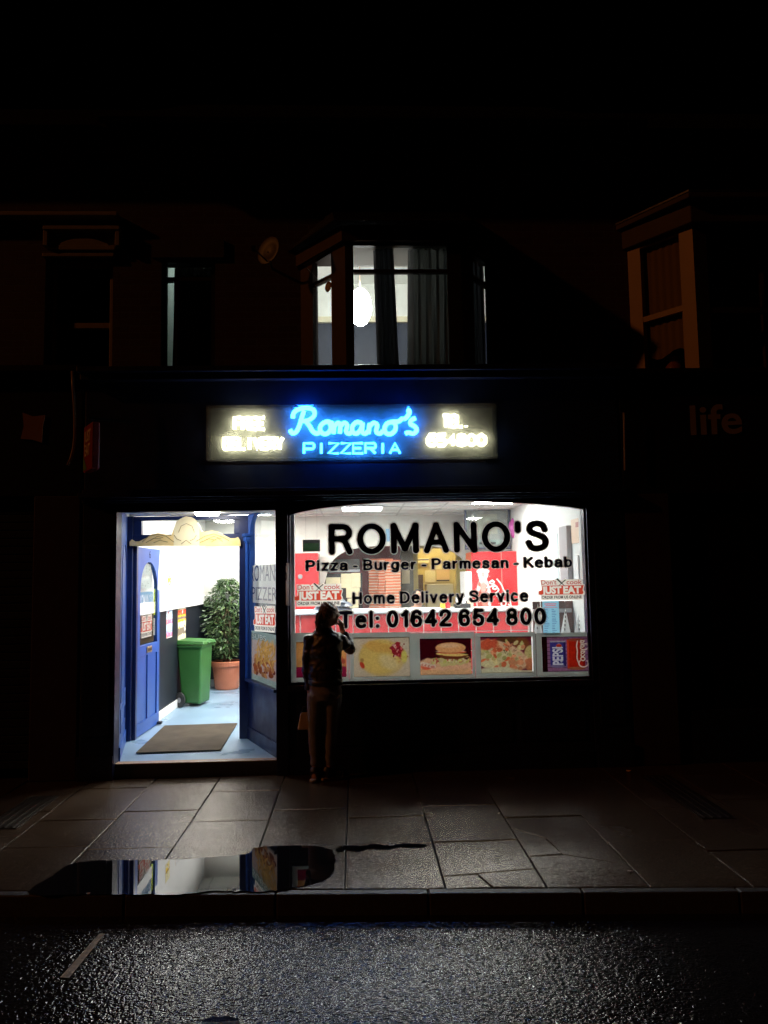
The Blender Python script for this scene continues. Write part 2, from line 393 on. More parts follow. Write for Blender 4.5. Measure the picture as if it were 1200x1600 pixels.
for k in range(-20, 21):
    xa, xb = xk(k), xk(k+1)
    if k in cols: ys = [jy(*q) for q in cols[k]]
    else:
        ys = []; yy = -0.1-random.uniform(0.1, 0.6)
        while yy > -2.3: ys.append(yy); yy -= random.choice([0.6, 0.75, 0.9])
    ys = [0.30]+sorted(ys, reverse=True)
    ends = ys[1:]+[None]
    for ya, yb in zip(ys, ends):
        if yb is None:
            y_end = [kerb_y(xa)+KW+.004, kerb_y(xb)+KW+.004]
            if k == 4:
                j1, j2 = jy(690, 1369), jy(815, 1358)
                slab([(xa, ya), (xb, ya), (xb, j2), (xa, j1)])
                m_ = xa+0.22
                slab([(xa, j1), (m_, j1+(j2-j1)*.35), (m_+.06, y_end[0]), (xa, y_end[0])]); slab([(m_, j1+(j2-j1)*.35), (xb, j2), (xb, y_end[1]), (m_+.06, y_end[0])])
            elif k == 5:
                q = [PZ(790, 1293), PZ(852, 1309), PZ(880, 1335), PZ(953, 1352), PZ(905, 1338)]
                A, B_, C_, D_ = [(p.x, p.y) for p in q[:4]]
                jl = (xa, jy(815, 1339))
                slab([(xa, ya), (xb, ya), (xb, D_[1]), C_, B_, (xa, A[1])]); slab([(xa, A[1]), B_, C_, jl])
                slab([jl, C_, (xb, D_[1]), (xb, y_end[1]), (xa, y_end[0])])
            else: slab([(xa, ya), (xb, ya), (xb, y_end[1]), (xa, y_end[0])])
        else: slab([(xa, ya), (xb, ya), (xb, yb), (xa, yb)])
slabs.build('pavement', M_flag, bevel=0.004, kind='structure')

def blob(pts, z, name, m, kind='structure', n=6, jit=0.009, label=None):
    p = [PZ(a, b, z) for a, b in pts]; N = len(p); out = []
    for i in range(N):
        a, b, c, d = p[i-1], p[i], p[(i+1) % N], p[(i+2) % N]
        for k in range(n):
            t = k/n
            q = 0.5*((2*b)+(-a+c)*t+(2*a-5*b+4*c-d)*t*t+(-a+3*b-3*c+d)*t**3)
            out.append((q.x+random.uniform(-jit, jit), q.y+random.uniform(-jit, jit), z))
    return sheet(out, name, m, kind=kind)
blob([(45, 1396), (75, 1373), (112, 1350), (170, 1344), (240, 1344), (300, 1341), (385, 1334), (398, 1325), (450, 1321), (510, 1325),
      (523, 1340), (518, 1365), (498, 1378), (460, 1386), (440, 1391), (385, 1393), (340, 1392), (280, 1397), (205, 1397), (130, 1398)], 0.006, 'puddle', M_water)
blob([(527, 1325), (545, 1321), (566, 1322), (584, 1318), (607, 1321), (630, 1318), (661, 1319), (664, 1322), (640, 1324), (622, 1323), (600, 1327), (578, 1325), (560, 1330), (541, 1328), (528, 1332)], 0.004, 'puddle', M_water, jit=.010)
blob([(318, 1592), (345, 1588), (372, 1592), (366, 1606), (322, 1608)], -0.113, 'puddle', M_water)
# parking bay line painted on the road
a0, a1, b0, b1 = PZ(94, 1527, -.116), PZ(108, 1528, -.116), PZ(164, 1459, -.116), PZ(155, 1459, -.116)
ln = MB(); N = 24
for i in range(N):
    t0, t1 = i/N, (i+1)/N
    ln.add([a0.lerp(b1, t0), a1.lerp(b0, t0), a1.lerp(b0, t1), a0.lerp(b1, t1)], [(0, 1, 2, 3)])
ln.build('road_marking', M_line, kind='structure')
# surface drain covers let into the pavement, ribbed, across both sides
def drain(xc, ya, yb, label):
    t = thing('drain_cover', label, 'drain cover', (xc, (ya+yb)/2, 0), 'ribbed drain covers in the pavement')
    L = abs(yb-ya)/2
    MB().box(-0.13, 0.13, -L, L, 0.0, 0.004).build('plate', M_grey_d, t)
    r = MB()
    for k in range(4): r.box(-0.11+k*0.062, -0.085+k*0.062, -L+.01, L-.01, 0.004, 0.011)
    r.build('rib', M_grey_d, t, bevel=0.003)
M_grey_d = mat('worn_iron', (0.10, 0.085, 0.07), 0.32, metal=0.7, var=0.4, scale=20)
q = PZ(50, 1275); drain(q.x-0.12, -0.5, -1.35, 'ribbed iron drain cover in the dark pavement on the left')
q = PZ(1140, 1290); drain(q.x, -0.35, -1.6, 'long ribbed iron drain cover in the dark pavement on the right')
# litter
M_paper = film_mat('white_paper', (0.75, 0.74, 0.70), 0.3)
for i, (px, py, s, z, lb, c) in enumerate([(983, 1204, .03, .012, 'crumpled orange scrap by the base of the right pilaster', (0.6, .35, .1)),
        (137, 1396, .022, .009, 'small crumpled pale scrap at the puddle\'s left end by the kerb', (.7, .6, .5)), (985, 1362, .022, .006, 'flat pale scrap on the dark slabs right of the cracked flag', (.6, .58, .55)),
        (362, 1392, .035, .009, 'torn wet pale leaf lying in the puddle near the kerb', (.5, .48, .45))]):
    c0 = PZ(px, py, z); mb = MB(); vs = []
    for k in range(9):
        a = k/9*6.283; rr = s*random.uniform(.5, 1.1); vs.append((rr*math.cos(a), rr*.7*math.sin(a), random.uniform(0, .5)*s))
    vs.append((0, 0, s*.45)); mb.add(vs, [(k, (k+1) % 9, 9) for k in range(9)])
    o = mb.build('litter', mat('litter_%d' % i, c, 0.6)); o.location = (c0.x, c0.y, 0.004); tag(o, lb, 'litter')

# ==================================================================== PIZZA SHOP BUILDING
FL = 0.13                                   # shop floor level
YW = 0.65                                   # upper brick wall
xL, xR = P(128, 900).x, P(976, 900).x       # building's shop front
xd0, xd1 = P(180, 1000).x, P(431, 1000).x   # doorway opening
xw0, xw1 = P(450, 930).x, P(921, 930).x     # window opening
zhead = P(430, 797).z
zs0 = P(690, 1066).z                        # window sill level
M_brick = brick_mat('dark_red_brick', (0.055, 0.018, 0.012), (0.075, 0.026, 0.018), (0.07, 0.06, 0.05))
M_slate = mat('wet_roof_slate', (0.03, 0.032, 0.038), 0.3, var=0.4, scale=5, bump=0.3, bscale=12)
bld = thing('terraced_shop', 'terraced brick shop painted navy with lit pizzeria at street level and bay window above', 'building', (0.1, 0.3, 0))
BL = Vector(bld.location)
def BB():                                   # mesh builder whose coordinates are world; shifted on build
    return MB()
def bb_build(mb, name, m, parent=bld, **k):
    o = mb.build(name, m, parent, **k)
    base = Vector((0, 0, 0)); p = parent
    while p is not None: base += p.location; p = p.parent
    o.data.transform(Matrix.Translation(-base)); return o

# shop front ------------------------------------------------------------
mb = BB(); mb.box(xL, xd0, 0, 0.16, 0, 2.60)
mb.box(xL-.02, xd0-.004, -.02, -.0005, 0, .22); mb.box(xL+.02, xd0-.05, -.014, -.0005, .4, 2.2)
bb_build(mb, 'pilaster', M_navy, bevel=.006)
mb = BB(); mb.box(xw1+.002, xR, 0, 0.16, 0, 2.60); mb.box(xw1+.02, xR+.02, -.02, -.0005, 0, .22); mb.box(xw1+.06, xR-.05, -.014, -.0005, .4, 2.2)
bb_build(mb, 'pilaster', M_navy, bevel=.006)
mb = BB(); mb.box(xd1, xw0, 0, 0.14, 0.0, 2.60); bb_build(mb, 'door_post', M_navy, bevel=.006)
mb = BB(); mb.box(xw0, xw1, 0.02, 0.14, 0.0, zs0-.06)
mb.box(xw0+.01, xw1-.01, -0.005, 0.0195, 0, .16)
for i in range(4):
    a = xw0+.08+i*(xw1-xw0-.08)/4; b = a+(xw1-xw0-.08)/4-.08
    mb.box(a, b, .008, .0195, .26, zs0-.18)
bb_build(mb, 'stall_riser', M_navy, bevel=.005)
mb = BB(); mb.box(xw0+.001, xw1-.001, -0.035, 0.15, zs0-.058, zs0-.002); bb_build(mb, 'window_sill', M_navy, bevel=.008)
# doorway step and threshold
M_tile = mat('terracotta_threshold', (0.42, 0.26, 0.17), 0.5, var=0.25, scale=9, bump=.2, bscale=60)
mb = BB(); mb.box(xd0, xd1, 0.03, 0.14, 0.0, FL-.002); bb_build(mb, 'door_step', mat('dark_step_stone', (.045, .04, .038), .5, var=.3), bevel=.006)
mb = BB(); mb.box(xd0+.001, xd1-.001, 0.032, 0.13, FL-.0015, FL+.008); bb_build(mb, 'threshold', M_tile, bevel=.003)
# fascia
mb = BB(); mb.box(xL, xR, 0.02, 0.16, 2.601, 3.86); mb.box(xd0+.001, xd1-.001, .03, .15, P(300, 799, .03).z, 2.6005)
mb.box(xL-.02, xR+.02, -.10, .019, 2.645, 2.695); mb.box(xL, xR, -.065, .019, 2.622, 2.644); mb.box(xL, xR, -.03, .019, 2.602, 2.6215)
mb.box(xL, xR, -.04, .019, 2.696, 2.73)
bb_build(mb, 'fascia', M_navy, bevel=.005)
mb = BB(); mb.box(xL-.04, xR+.04, -.13, .5, 3.861, 3.915); mb.box(xL-.02, xR+.02, -.09, .0, 3.79, 3.859)
mb.add([(xL-.04, .0, 3.918), (xR+.04, .0, 3.918), (xR+.04, YW+.1, 3.96), (xL-.04, YW+.1, 3.96)], [(0, 1, 2, 3)])
bb_build(mb, 'fascia_cornice', M_navy, bevel=.006)
# window: arched head, frame, glass
arc = [(450, 806), (470, 800), (500, 794.5), (545, 789), (600, 785), (660, 783), (735, 783), (800, 785.5), (850, 788.5), (890, 792), (915, 796)]
ap = [P(a, b, .04) for a, b in arc]; ap[0].x = xw0; ap[-1].x = xw1
mb = BB()
for i in range(len(ap)-1):
    a, b = ap[i], ap[i+1]
    mb.hexa([(a.x, .025, a.z), (b.x, .025, b.z), (b.x, .10, b.z), (a.x, .10, a.z), (a.x, .025, 2.6005), (b.x, .025, 2.6005), (b.x, .10, 2.6005), (a.x, .10, 2.6005)])
win = bb_build(mb, 'window_frame', M_navy)
win.name = 'arched_window_head'
YG = 0.065
shopwin = bpy.data.objects.new('shop_window', None); COL.objects.link(shopwin); shopwin.parent = bld
mb = BB(); mb.box(xw0+.001, xw1-.001, YG+.004, YG+.010, zs0, 2.600); bb_build(mb, 'window_pane', M_dglass, shopwin)
mb = BB()
mb.box(xw0+.0005, xw0+.018, .035, .12, zs0, 2.600); mb.box(xw1-.018, xw1-.0005, .035, .12, zs0, 2.600); mb.box(xw0+.019, xw1-.019, .035, .12, zs0-.001, zs0+.02)
bb_build(mb, 'window_frame', M_navy, shopwin)
# vinyl lettering on the window, drawn as rounded bold strokes
def arc(cx, cy, rx, ry, a0, a1, n=14): return [(cx+rx*math.cos(R(a0+(a1-a0)*k/n)), cy+ry*math.sin(R(a0+(a1-a0)*k/n))) for k in range(n+1)]
def smo(st, k=5):
    pts = []
    for i in range(len(st)-1):
        p0 = Vector(st[max(i-1, 0)]); p1 = Vector(st[i]); p2 = Vector(st[i+1]); p3 = Vector(st[min(i+2, len(st)-1)])
        for j in range(k):
            t = j/k; pts.append(tuple(.5*((2*p1)+(-p0+p2)*t+(2*p0-5*p1+4*p2-p3)*t*t+(-p0+3*p1-3*p2+p3)*t**3)))
    return pts+[tuple(st[-1])]
XH = .70
GL = {
 'R': (.52, [[(0, 0), (0, 1), (.30, 1)]+arc(.30, .755, .22, .245, 90, -90)+[(0, .51)], [(.28, .51), (.40, .40), (.46, .2), (.53, 0)]]),
 'O': (.68, [arc(.34, .5, .34, .5, 0, 360, 36)]), 'M': (.66, [[(0, 0), (0, 1)], [(0, 1), (.33, .08)], [(.33, .08), (.66, 1)], [(.66, 1), (.66, 0)]]),
 'A': (.58, [[(0, 0), (.29, 1)], [(.29, 1), (.58, 0)], [(.11, .32), (.47, .32)]]), 'N': (.52, [[(0, 0), (0, 1)], [(0, 1), (.52, 0)], [(.52, 0), (.52, 1)]]),
 "'": (.0, [[(0, 1), (0, .74)]]), '-': (.16, [[(0, .34), (.16, .34)]]), ':': (.0, [[(0, 0), (0, .02)], [(0, .56), (0, .58)]]),
 'S': (.50, [smo([(.49, .76), (.43, .93), (.26, 1.0), (.09, .94), (.03, .78), (.10, .64), (.27, .55), (.44, .44), (.51, .28), (.45, .09), (.26, 0), (.08, .05), (0, .23)])]),
 'P': (.48, [[(0, 0), (0, 1), (.27, 1)]+arc(.27, .73, .21, .27, 90, -90)+[(0, .46)]]),
 'B': (.48, [[(0, 0), (0, 1), (.25, 1)]+arc(.25, .765, .19, .235, 90, -90)+[(0, .53)], [(.25, .53)]+arc(.25, .265, .23, .265, 90, -90)+[(0, 0)]]),
 'K': (.50, [[(0, 0), (0, 1)], [(.48, 1), (0, .38)], [(.16, .58), (.52, 0)]]), 'H': (.50, [[(0, 0), (0, 1)], [(.50, 0), (.50, 1)], [(0, .52), (.5, .52)]]),
 'D': (.52, [[(0, 0), (0, 1), (.22, 1)]+arc(.22, .5, .30, .5, 90, -90)+[(0, 0)]]), 'T': (.56, [[(0, 1), (.56, 1)], [(.28, 1), (.28, 0)]]),
 'i': (.0, [[(0, 0), (0, XH)], [(0, .98), (0, 1)]]), 'l': (.0, [[(0, 0), (0, 1)]]), 'z': (.34, [[(0, XH), (.34, XH)], [(.34, XH), (0, 0)], [(0, 0), (.34, 0)]]),
 'a': (.38, [smo([(.03, .52), (.07, .66), (.19, XH), (.32, .66), (.36, .52), (.36, .18), (.40, 0)]), smo([(.36, .42), (.18, .38), (.03, .30), (0, .15), (.05, .03), (.16, 0), (.29, .06), (.36, .18)])]),
 'u': (.36, [[(0, XH), (0, .22)]+smo([(0, .22), (.04, .05), (.16, 0), (.30, .06), (.36, .22)]), [(.36, 0), (.36, XH)]]),
 'n': (.36, [[(0, 0), (0, XH)], smo([(0, .48), (.07, .64), (.20, XH), (.32, .64), (.36, .48)])+[(.36, 0)]]),
 'r': (.20, [[(0, 0), (0, XH)], smo([(0, .44), (.05, .60), (.20, .68)])]),
 'm': (.62, [[(0, 0), (0, XH)], smo([(0, .48), (.06, .65), (.17, XH), (.28, .64), (.31, .5)])+[(.31, 0)], smo([(.31, .5), (.38, .65), (.48, XH), (.59, .64), (.62, .5)])+[(.62, 0)]]),
 'e': (.40, [[(.02, .40), (.39, .40)], smo([(.39, .40), (.35, .61), (.20, XH), (.05, .60), (0, .35), (.05, .08), (.20, -.01), (.32, .02), (.37, .08)])]),
 'o': (.42, [arc(.21, .35, .21, .35, 0, 360, 28)]), 'c': (.38, [arc(.20, .35, .20, .35, 50, 310, 20)]),
 'b': (.40, [[(0, 0), (0, 1)], arc(.20, .35, .20, .35, 180, -180, 26)]), 'g': (.40, [arc(.20, .35, .20, .35, 0, 360, 26), [(.40, XH), (.40, -.10)]+smo([(.40, -.10), (.34, -.25), (.19, -.28), (.04, -.22)])]),
 's': (.34, [smo([(.33, .55), (.27, .67), (.15, XH), (.04, .64), (.03, .49), (.12, .40), (.26, .32), (.34, .20), (.29, .05), (.16, 0), (.04, .04), (0, .15)])]),
 'v': (.38, [[(0, XH), (.19, 0)], [(.19, 0), (.38, XH)]]), 'y': (.38, [[(0, XH), (.19, .04)], [(.38, XH), (.17, -.10)]+smo([(.17, -.10), (.10, -.25), (-.02, -.26)])]),
 '0': (.42, [arc(.21, .5, .21, .5, 0, 360, 30)]), '1': (.18, [[(.18, 0), (.18, 1)], [(.18, .98), (.0, .76)]]),
 '2': (.42, [smo([(.0, .72), (.05, .92), (.21, 1), (.37, .93), (.42, .73), (.34, .52), (.16, .30), (.02, .1)]), [(0, 0), (.44, 0)]]),
 '4': (.44, [[(.34, 0), (.34, 1)], [(.34, 1), (0, .30)], [(0, .26), (.46, .26)]]),
 '5': (.42, [[(.40, 1), (.08, 1)], [(.08, 1), (.02, .50)], smo([(.02, .50), (.20, .62), (.36, .54), (.42, .32), (.36, .08), (.20, 0), (.05, .05), (0, .18)])]),
 '6': (.42, [smo([(.40, .82), (.34, .96), (.21, 1), (.07, .90), (0, .60), (0, .32), (.06, .08), (.21, 0), (.36, .08), (.42, .30), (.36, .53), (.21, .61), (.06, .53), (.0, .36)])]),
 '8': (.42, [arc(.21, .27, .21, .27, 0, 360, 24), arc(.21, .77, .18, .23, 0, 360, 22)]), ' ': (.12, [])}
def stroke_word(s, hw, gap):
    """centre-lines of a line of lettering: (list of words of strokes, total width), cap height 1"""
    x = hw; words = [[]]
    for ch in s:
        w_, st = GL[ch]
        if ch == ' ': words.append([]); x += w_+gap; continue
        for q in st: words[-1].append([(x+u, hw+v*(1-2*hw)) for u, v in q])
        x += w_+2*hw+gap
    return words, x-gap-hw
_lift = [0]
def ribbon(mb, pts, hw, conv, n, caps=8):
    """flat stroke with round ends; each one lies a hair above the last"""
    q = [Vector(pts[0])]
    for p in pts[1:]:
        if (Vector(p)-q[-1]).length > 1e-4: q.append(Vector(p))
    parts = [[q[0]]]
    for i in range(1, len(q)):
        parts[-1].append(q[i])
        if i < len(q)-1 and (q[i]-q[i-1]).angle(q[i+1]-q[i]) > .6: parts.append([q[i]])
    for pp in parts:
        if len(pp) < 2: continue
        _lift[0] = (_lift[0]+1) % 9; off = n*(.00012*_lift[0]); N = len(pp); Lf = []; Rt = []
        closed = (pp[0]-pp[-1]).length < 1e-3 and N > 6
        for i in range(N):
            a_, b_ = pp[max(i-1, 0)], pp[min(i+1, N-1)]
            if closed and i in (0, N-1): a_, b_ = pp[N-2], pp[1]
            d = (b_-a_).normalized(); nn = Vector((-d.y, d.x))*hw; Lf.append(pp[i]+nn); Rt.append(pp[i]-nn)
        vs = [conv(v)+off for v in Lf+Rt]; mb.add(vs, [(i, N+i, N+i+1, i+1) for i in range(N-1)])
        if not closed:
            for e_, d in ((pp[0], (pp[0]-pp[1]).normalized()), (pp[-1], (pp[-1]-pp[-2]).normalized())):
                a0 = math.atan2(d.y, d.x)
                mb.add([conv(e_+Vector((math.cos(a0+math.pi*(k/caps-.5)), math.sin(a0+math.pi*(k/caps-.5))))*hw)+off for k in range(caps+1)], [tuple(range(caps+1))])
def win_text(name, s, pl, pr, cap, hw, gap, edge):
    O = P(pl[0], pl[1], YG); E = P(pr[0], pr[1], YG); words, W = stroke_word(s, hw, gap); U = (E-O)/W; V = Vector((0, 0, cap/166.0))
    conv = lambda p: O+U*p[0]+V*p[1]
    for wd in words:
        if not wd: continue
        mo = MB(); mi = MB()
        for st in wd: ribbon(mo, st, hw+edge, conv, Vector((0, -1, 0))); ribbon(mi, st, hw, conv, Vector((0, -1, 0)))
        for v_, nm, mm, d in ((mo, name+'_outline', M_edge, .0005), (mi, name, M_ink, -.0025)):
            v_.v = [(x_, y_+d, z_) for x_, y_, z_ in v_.v]; bb_build(v_, nm, mm, shopwin)
win_text('name_lettering', "ROMANO'S", (514, 867), (857, 861), 50, .088, .15, .032)
win_text('menu_lettering', "Pizza - Burger - Parmesan - Kebab", (478, 892.5), (894, 886), 17.5, .085, .14, .07)
win_text('delivery_lettering', "Home Delivery Service", (551, 944), (825, 939.5), 19, .085, .14, .07)
win_text('telephone_lettering', "Tel: 01642 654 800", (529, 982), (853, 976), 27.5, .095, .14, .06)

# lobby ------------------------------------------------------------------
YD = 1.12
hl = P(206, 1150, YD).x; hr = P(375, 1148, YD).x; hr2 = P(390, 1148, YD).x
zt0 = P(290, 852, YD).z; zt1 = P(290, 835, YD).z; ztop = 2.56
wl0 = (xd0, .16); wl1 = (hl-.07, YD)
mb = BB(); mb.wallseg(wl0, wl1, FL, ztop, .08)
bb_build(mb, 'lobby_wall', M_blue)
def inset_panel(mb, a, b, t0, t1, z0, z1, out=0.012, wid=0.045, arch=False, n=None):
    """raised moulding frame on the line a->b between parameters t0,t1"""
    a = Vector(a); b = Vector(b); d = b-a; L = d.length; d.normalize(); nn = Vector(n) if n else Vector((d.y, -d.x))
    def pt(s, z, o): q = a+d*s+nn*o; return Vector((q.x, q.y, z))
    s0, s1 = t0*L, t1*L
    if not arch:
        loop = [(s0, z0), (s1, z0), (s1, z1), (s0, z1)]
    else:
        cx = (s0+s1)/2; rr = (s1-s0)/2; loop = [(s0, z0), (s1, z0)]+[(cx+rr*math.cos(k*math.pi/12), z1-rr+rr*math.sin(k*math.pi/12)) for k in range(13)]
    c = Vector((sum(p[0] for p in loop)/len(loop), sum(p[1] for p in loop)/len(loop)))
    N = len(loop)
    for i in range(N):
        p, q = Vector(loop[i]), Vector(loop[(i+1) % N])
        def inn(v): 
            w_ = v-c; return Vector((c.x+w_.x*(1-wid/max(abs(s1-s0)/2, .05)), c.y+w_.y*(1-wid/max((z1-z0)/2, .05))))
        pi, qi = inn(p), inn(q)
        mb.hexa([pt(p.x, p.y, .0005), pt(q.x, q.y, .0005), pt(qi.x, qi.y, .0005), pt(pi.x, pi.y, .0005),
                 pt(p.x, p.y, out*.6), pt(q.x, q.y, out*.6), pt(qi.x, qi.y, out), pt(pi.x, pi.y, out)])
mb = BB(); inset_panel(mb, wl0, wl1, .12, .80, .66, 2.25, arch=True); inset_panel(mb, wl0, wl1, .12, .80, .42-.05, .60); mb.wallseg((wl0[0]+.012, wl0[1]), (wl1[0]+.012, wl1[1]), FL+.001, FL+.13, .0115)
bb_build(mb, 'wall_moulding', M_blue, bevel=.003)
mb = BB(); mb.box(xd0-.12, xd1+.05, .161, YD-.05, ztop+.001, ztop+.05); bb_build(mb, 'lobby_ceiling', M_white)
# door frame
mb = BB()
mb.box(hl-.07, hl-.002, YD-.05, YD+.07, FL, ztop); mb.box(hl-.0015, hl+.035, YD, YD+.06, FL, zt0)      # hinge jamb
mb.box(hr, hr2, YD-.05, YD+.07, FL, ztop)
mb.box(hl-.0015, hr-.0005, YD-.03, YD+.06, zt0+.0005, zt1); mb.box(hl-.0015, hr-.0005, YD-.02, YD+.05, ztop-.045, ztop)
tx0, tx1 = P(222, 820, YD).x, P(366, 820, YD).x
mb.box(hl-.0015, tx0, YD-.02, YD+.05, zt1+.0005, ztop-.0455); mb.box(tx1, hr-.0005, YD-.02, YD+.05, zt1+.0005, ztop-.0455)
bb_build(mb, 'door_frame', mat('dark_navy_frame', (.010, .022, .10), .35, var=.3), bevel=.004)
mb = BB(); mb.box(tx0, tx1, YD+.01, YD+.016, zt1, ztop-.045); bb_build(mb, 'transom_pane', M_glass)
# gilded crest above the door
M_gold = mat('gilt_cream_paint', (0.92, 0.66, 0.24), 0.45, color2=(.92, .72, .34), scale=8)
crest = [(203, 852), (203, 847), (206, 843), (211, 846), (218, 846), (228, 841), (237, 835), (248, 833), (258, 835), (268, 837), (272, 826), (276, 815), (283, 810),
         (291, 807), (300, 808), (307, 813), (312, 822), (316, 831), (322, 831), (331, 829), (341, 831), (350, 836), (360, 841), (368, 841), (372, 839), (375, 844), (376, 849)]
cp = [P(a, b, YD-.075) for a, b in crest]
crown = bpy.data.objects.new('door_crest', None); COL.objects.link(crown); crown.parent = bld
mb = BB(); n = len(cp)
for i in range(n-1):
    a, b = cp[i], cp[i+1]; z0a = P(crest[i][0], 853, YD-.075).z; z0b = P(crest[i+1][0], 853, YD-.075).z
    if abs(b.x-a.x) < .002: continue
    mb.cur = 1 if 270 < (crest[i][0]+crest[i+1][0])/2 < 314 else 0  # dome pieces take the paler gilt, a wash of light painted in
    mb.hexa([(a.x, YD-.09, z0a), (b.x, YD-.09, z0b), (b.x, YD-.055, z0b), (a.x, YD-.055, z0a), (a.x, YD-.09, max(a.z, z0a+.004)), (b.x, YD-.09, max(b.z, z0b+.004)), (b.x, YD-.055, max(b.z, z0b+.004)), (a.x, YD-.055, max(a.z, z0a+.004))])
bb_build(mb, 'crest_board', None, crown, mats=[M_gold, mat('light_washed_gilt', (.95, .84, .52), .45, var=.05)])
M_groove = mat('crest_groove', (.30, .20, .06), .6)
mb = BB()
for pts in [[(222, 847), (232, 838), (246, 835), (260, 838), (272, 847)], [(228, 848), (240, 841), (252, 842)], [(240, 848), (250, 844), (262, 847)], [(234, 845), (246, 838), (255, 840)],
            [(306, 846), (320, 838), (334, 834), (350, 840), (358, 845)], [(312, 848), (326, 842), (338, 844)], [(330, 847), (340, 841), (348, 846)], [(320, 844), (334, 838), (346, 842)],
            [(272, 836), (276, 842), (283, 845)], [(307, 836), (303, 842), (297, 845)], [(283, 850), (291, 844), (299, 850)], [(279, 832), (283, 822), (291, 818), (300, 822), (304, 832)]]:
    mb.tube([P(a, b, YD-.0915) for a, b in pts], .0035, 5)
bb_build(mb, 'carved_line', M_groove, crown)

# door leaf, opened inwards
hinge = Vector((P(212, 1149, YD+.03).x, YD+.05)); fe = PZ(259, 1123, FL+.01)
ang = math.atan2(fe.y-hinge.y, fe.x-hinge.x); DW = (Vector((fe.x, fe.y))-hinge).length; DW = min(max(DW, .72), .86); DH = zt0-FL-.02
door = bpy.data.objects.new('door', None); COL.objects.link(door); door.parent = bld
door.location = Vector((hinge.x, hinge.y, FL+.012))-BL; door.rotation_euler = (0, 0, ang)
def leaf(holes, W, H, T):     # 2D leaf with an arched glass opening; local x along width, z up, faces -y and +y
    st = .10; rr = (W-2*st)/2; zc = H-.16-rr; zb = .98
    mb = MB(); inner = [(st, zb), (W-st, zb)]+[(W/2+rr*math.cos(k*math.pi/16), zc+rr*math.sin(k*math.pi/16)) for k in range(17)]
    mb.box(0, W, 0, T, 0, .14); mb.box(0, W, 0, T, .86, zb)                      # rails
    mb.box(0, st, 0, T, .1405, .8595); mb.box(W-st, W, 0, T, .1405, .8595); mb.box(W/2-.04, W/2+.04, 0, T, .1405, .8595)
    mb.box(0, st, 0, T, zb+.0005, zc); mb.box(W-st, W, 0, T, zb+.0005, zc)
    for k in range(16):
        a, b = inner[2+k], inner[3+k]; 
        mb.hexa([(a[0], 0, a[1]), (b[0], 0, b[1]), (b[0], T, b[1]), (a[0], T, a[1]), (a[0] if k else W, 0, H if k else H), (b[0], 0, H), (b[0], T, H), (a[0] if k else W, T, H)])
    mb.hexa([(0, 0, zc), (st, 0, zc), (st, T, zc), (0, T, zc), (0, 0, H), (st, 0, H), (st, T, H), (0, T, H)])
    return mb, inner, zb, zc, rr, st
dm, inner, dzb, dzc, drr, dst = leaf(None, DW, DH, .045)
dm.build('door_leaf', M_blue2, door, bevel=.003)
pm = MB(); pm.box(dst+.001, DW/2-.041, .014, .030, .141, .859); pm.box(DW/2+.041, DW-dst-.001, .014, .030, .141, .859)
pm.build('door_panel', M_blue2, door)
gp = [(x_, .022, z_) for x_, z_ in inner]
MB().prism(gp, (0, .005, 0)).build('door_pane', M_glass, door)
M_brass = mat('brass', (.62, .48, .28), .35, metal=.8, var=.2, scale=30)
lb = MB(); lb.box(DW/2-.09, DW/2+.09, -.012, -.0005, .885, .955); lb.build('letter_box', M_brass, door, bevel=.004)
MB().box(DW/2-.065, DW/2+.065, -.0155, -.0125, .905, .937).build('letter_flap', mat('dark_brass', (.16, .12, .07), .4, metal=.7), door)
tm = MB(); add_text(tm, '6', (DW/2-.03, -.002, DH-.115), (.06, 0, 0), (0, 0, .085)); tm.build('door_number', M_ink, door)
hm = MB(); hm.box(DW-.09, DW-.02, -.05, -.0005, .0, .03); hm.build('door_stay', M_black, door, bevel=.004)

# angled side window between lobby and shop ------------------------------
sa, sb = Vector((xd1, .14)), Vector((hr2-.01, YD-.04))
zsl = P(431, 1078, .13).z
sd_ = (sb-sa).normalized(); sn = Vector((sd_.y, -sd_.x))
if sn.x > 0: sn = -sn                      # towards the lobby
mb = BB(); mb.wallseg(sa, sb, FL-.01, zsl-.03, -.09)
mb.wallseg(sa+sn*.016, sb+sn*.016, FL, FL+.14, -.0155)
bb_build(mb, 'side_riser', M_navy, bevel=.004)
mb = BB(); mb.wallseg(sa+sn*.04, sb+sn*.04, zsl-.0295, zsl, -.14); bb_build(mb, 'side_sill', M_navy, bevel=.005)
mb = BB(); pts = []
L = (sb-sa).length
def SP(s, z, o=0.0): q = sa+sd_*s+sn*o; return Vector((q.x, q.y, z))
mb.hexa([SP(L-.075, zsl+.001, 0), SP(L, zsl+.001, 0), SP(L, zsl+.001, -.06), SP(L-.075, zsl+.001, -.06), SP(L-.075, ztop, 0), SP(L, ztop, 0), SP(L, ztop, -.06), SP(L-.075, ztop, -.06)])
# column with a small capital at the door side
for (z0, z1, w_) in ((2.27, 2.31, .05), (2.32, 2.35, .065), (2.25, 2.265, .04)):
    mb.hexa([SP(L-.09, z0, .001), SP(L+.01, z0, .001), SP(L+.01, z0, w_), SP(L-.09, z0, w_), SP(L-.09, z1, .001), SP(L+.01, z1, .001), SP(L+.01, z1, w_), SP(L-.09, z1, w_)])
mb.tube([SP(L-.04, zsl+.002, .02), SP(L-.04, 2.25, .02)], .02, 12)
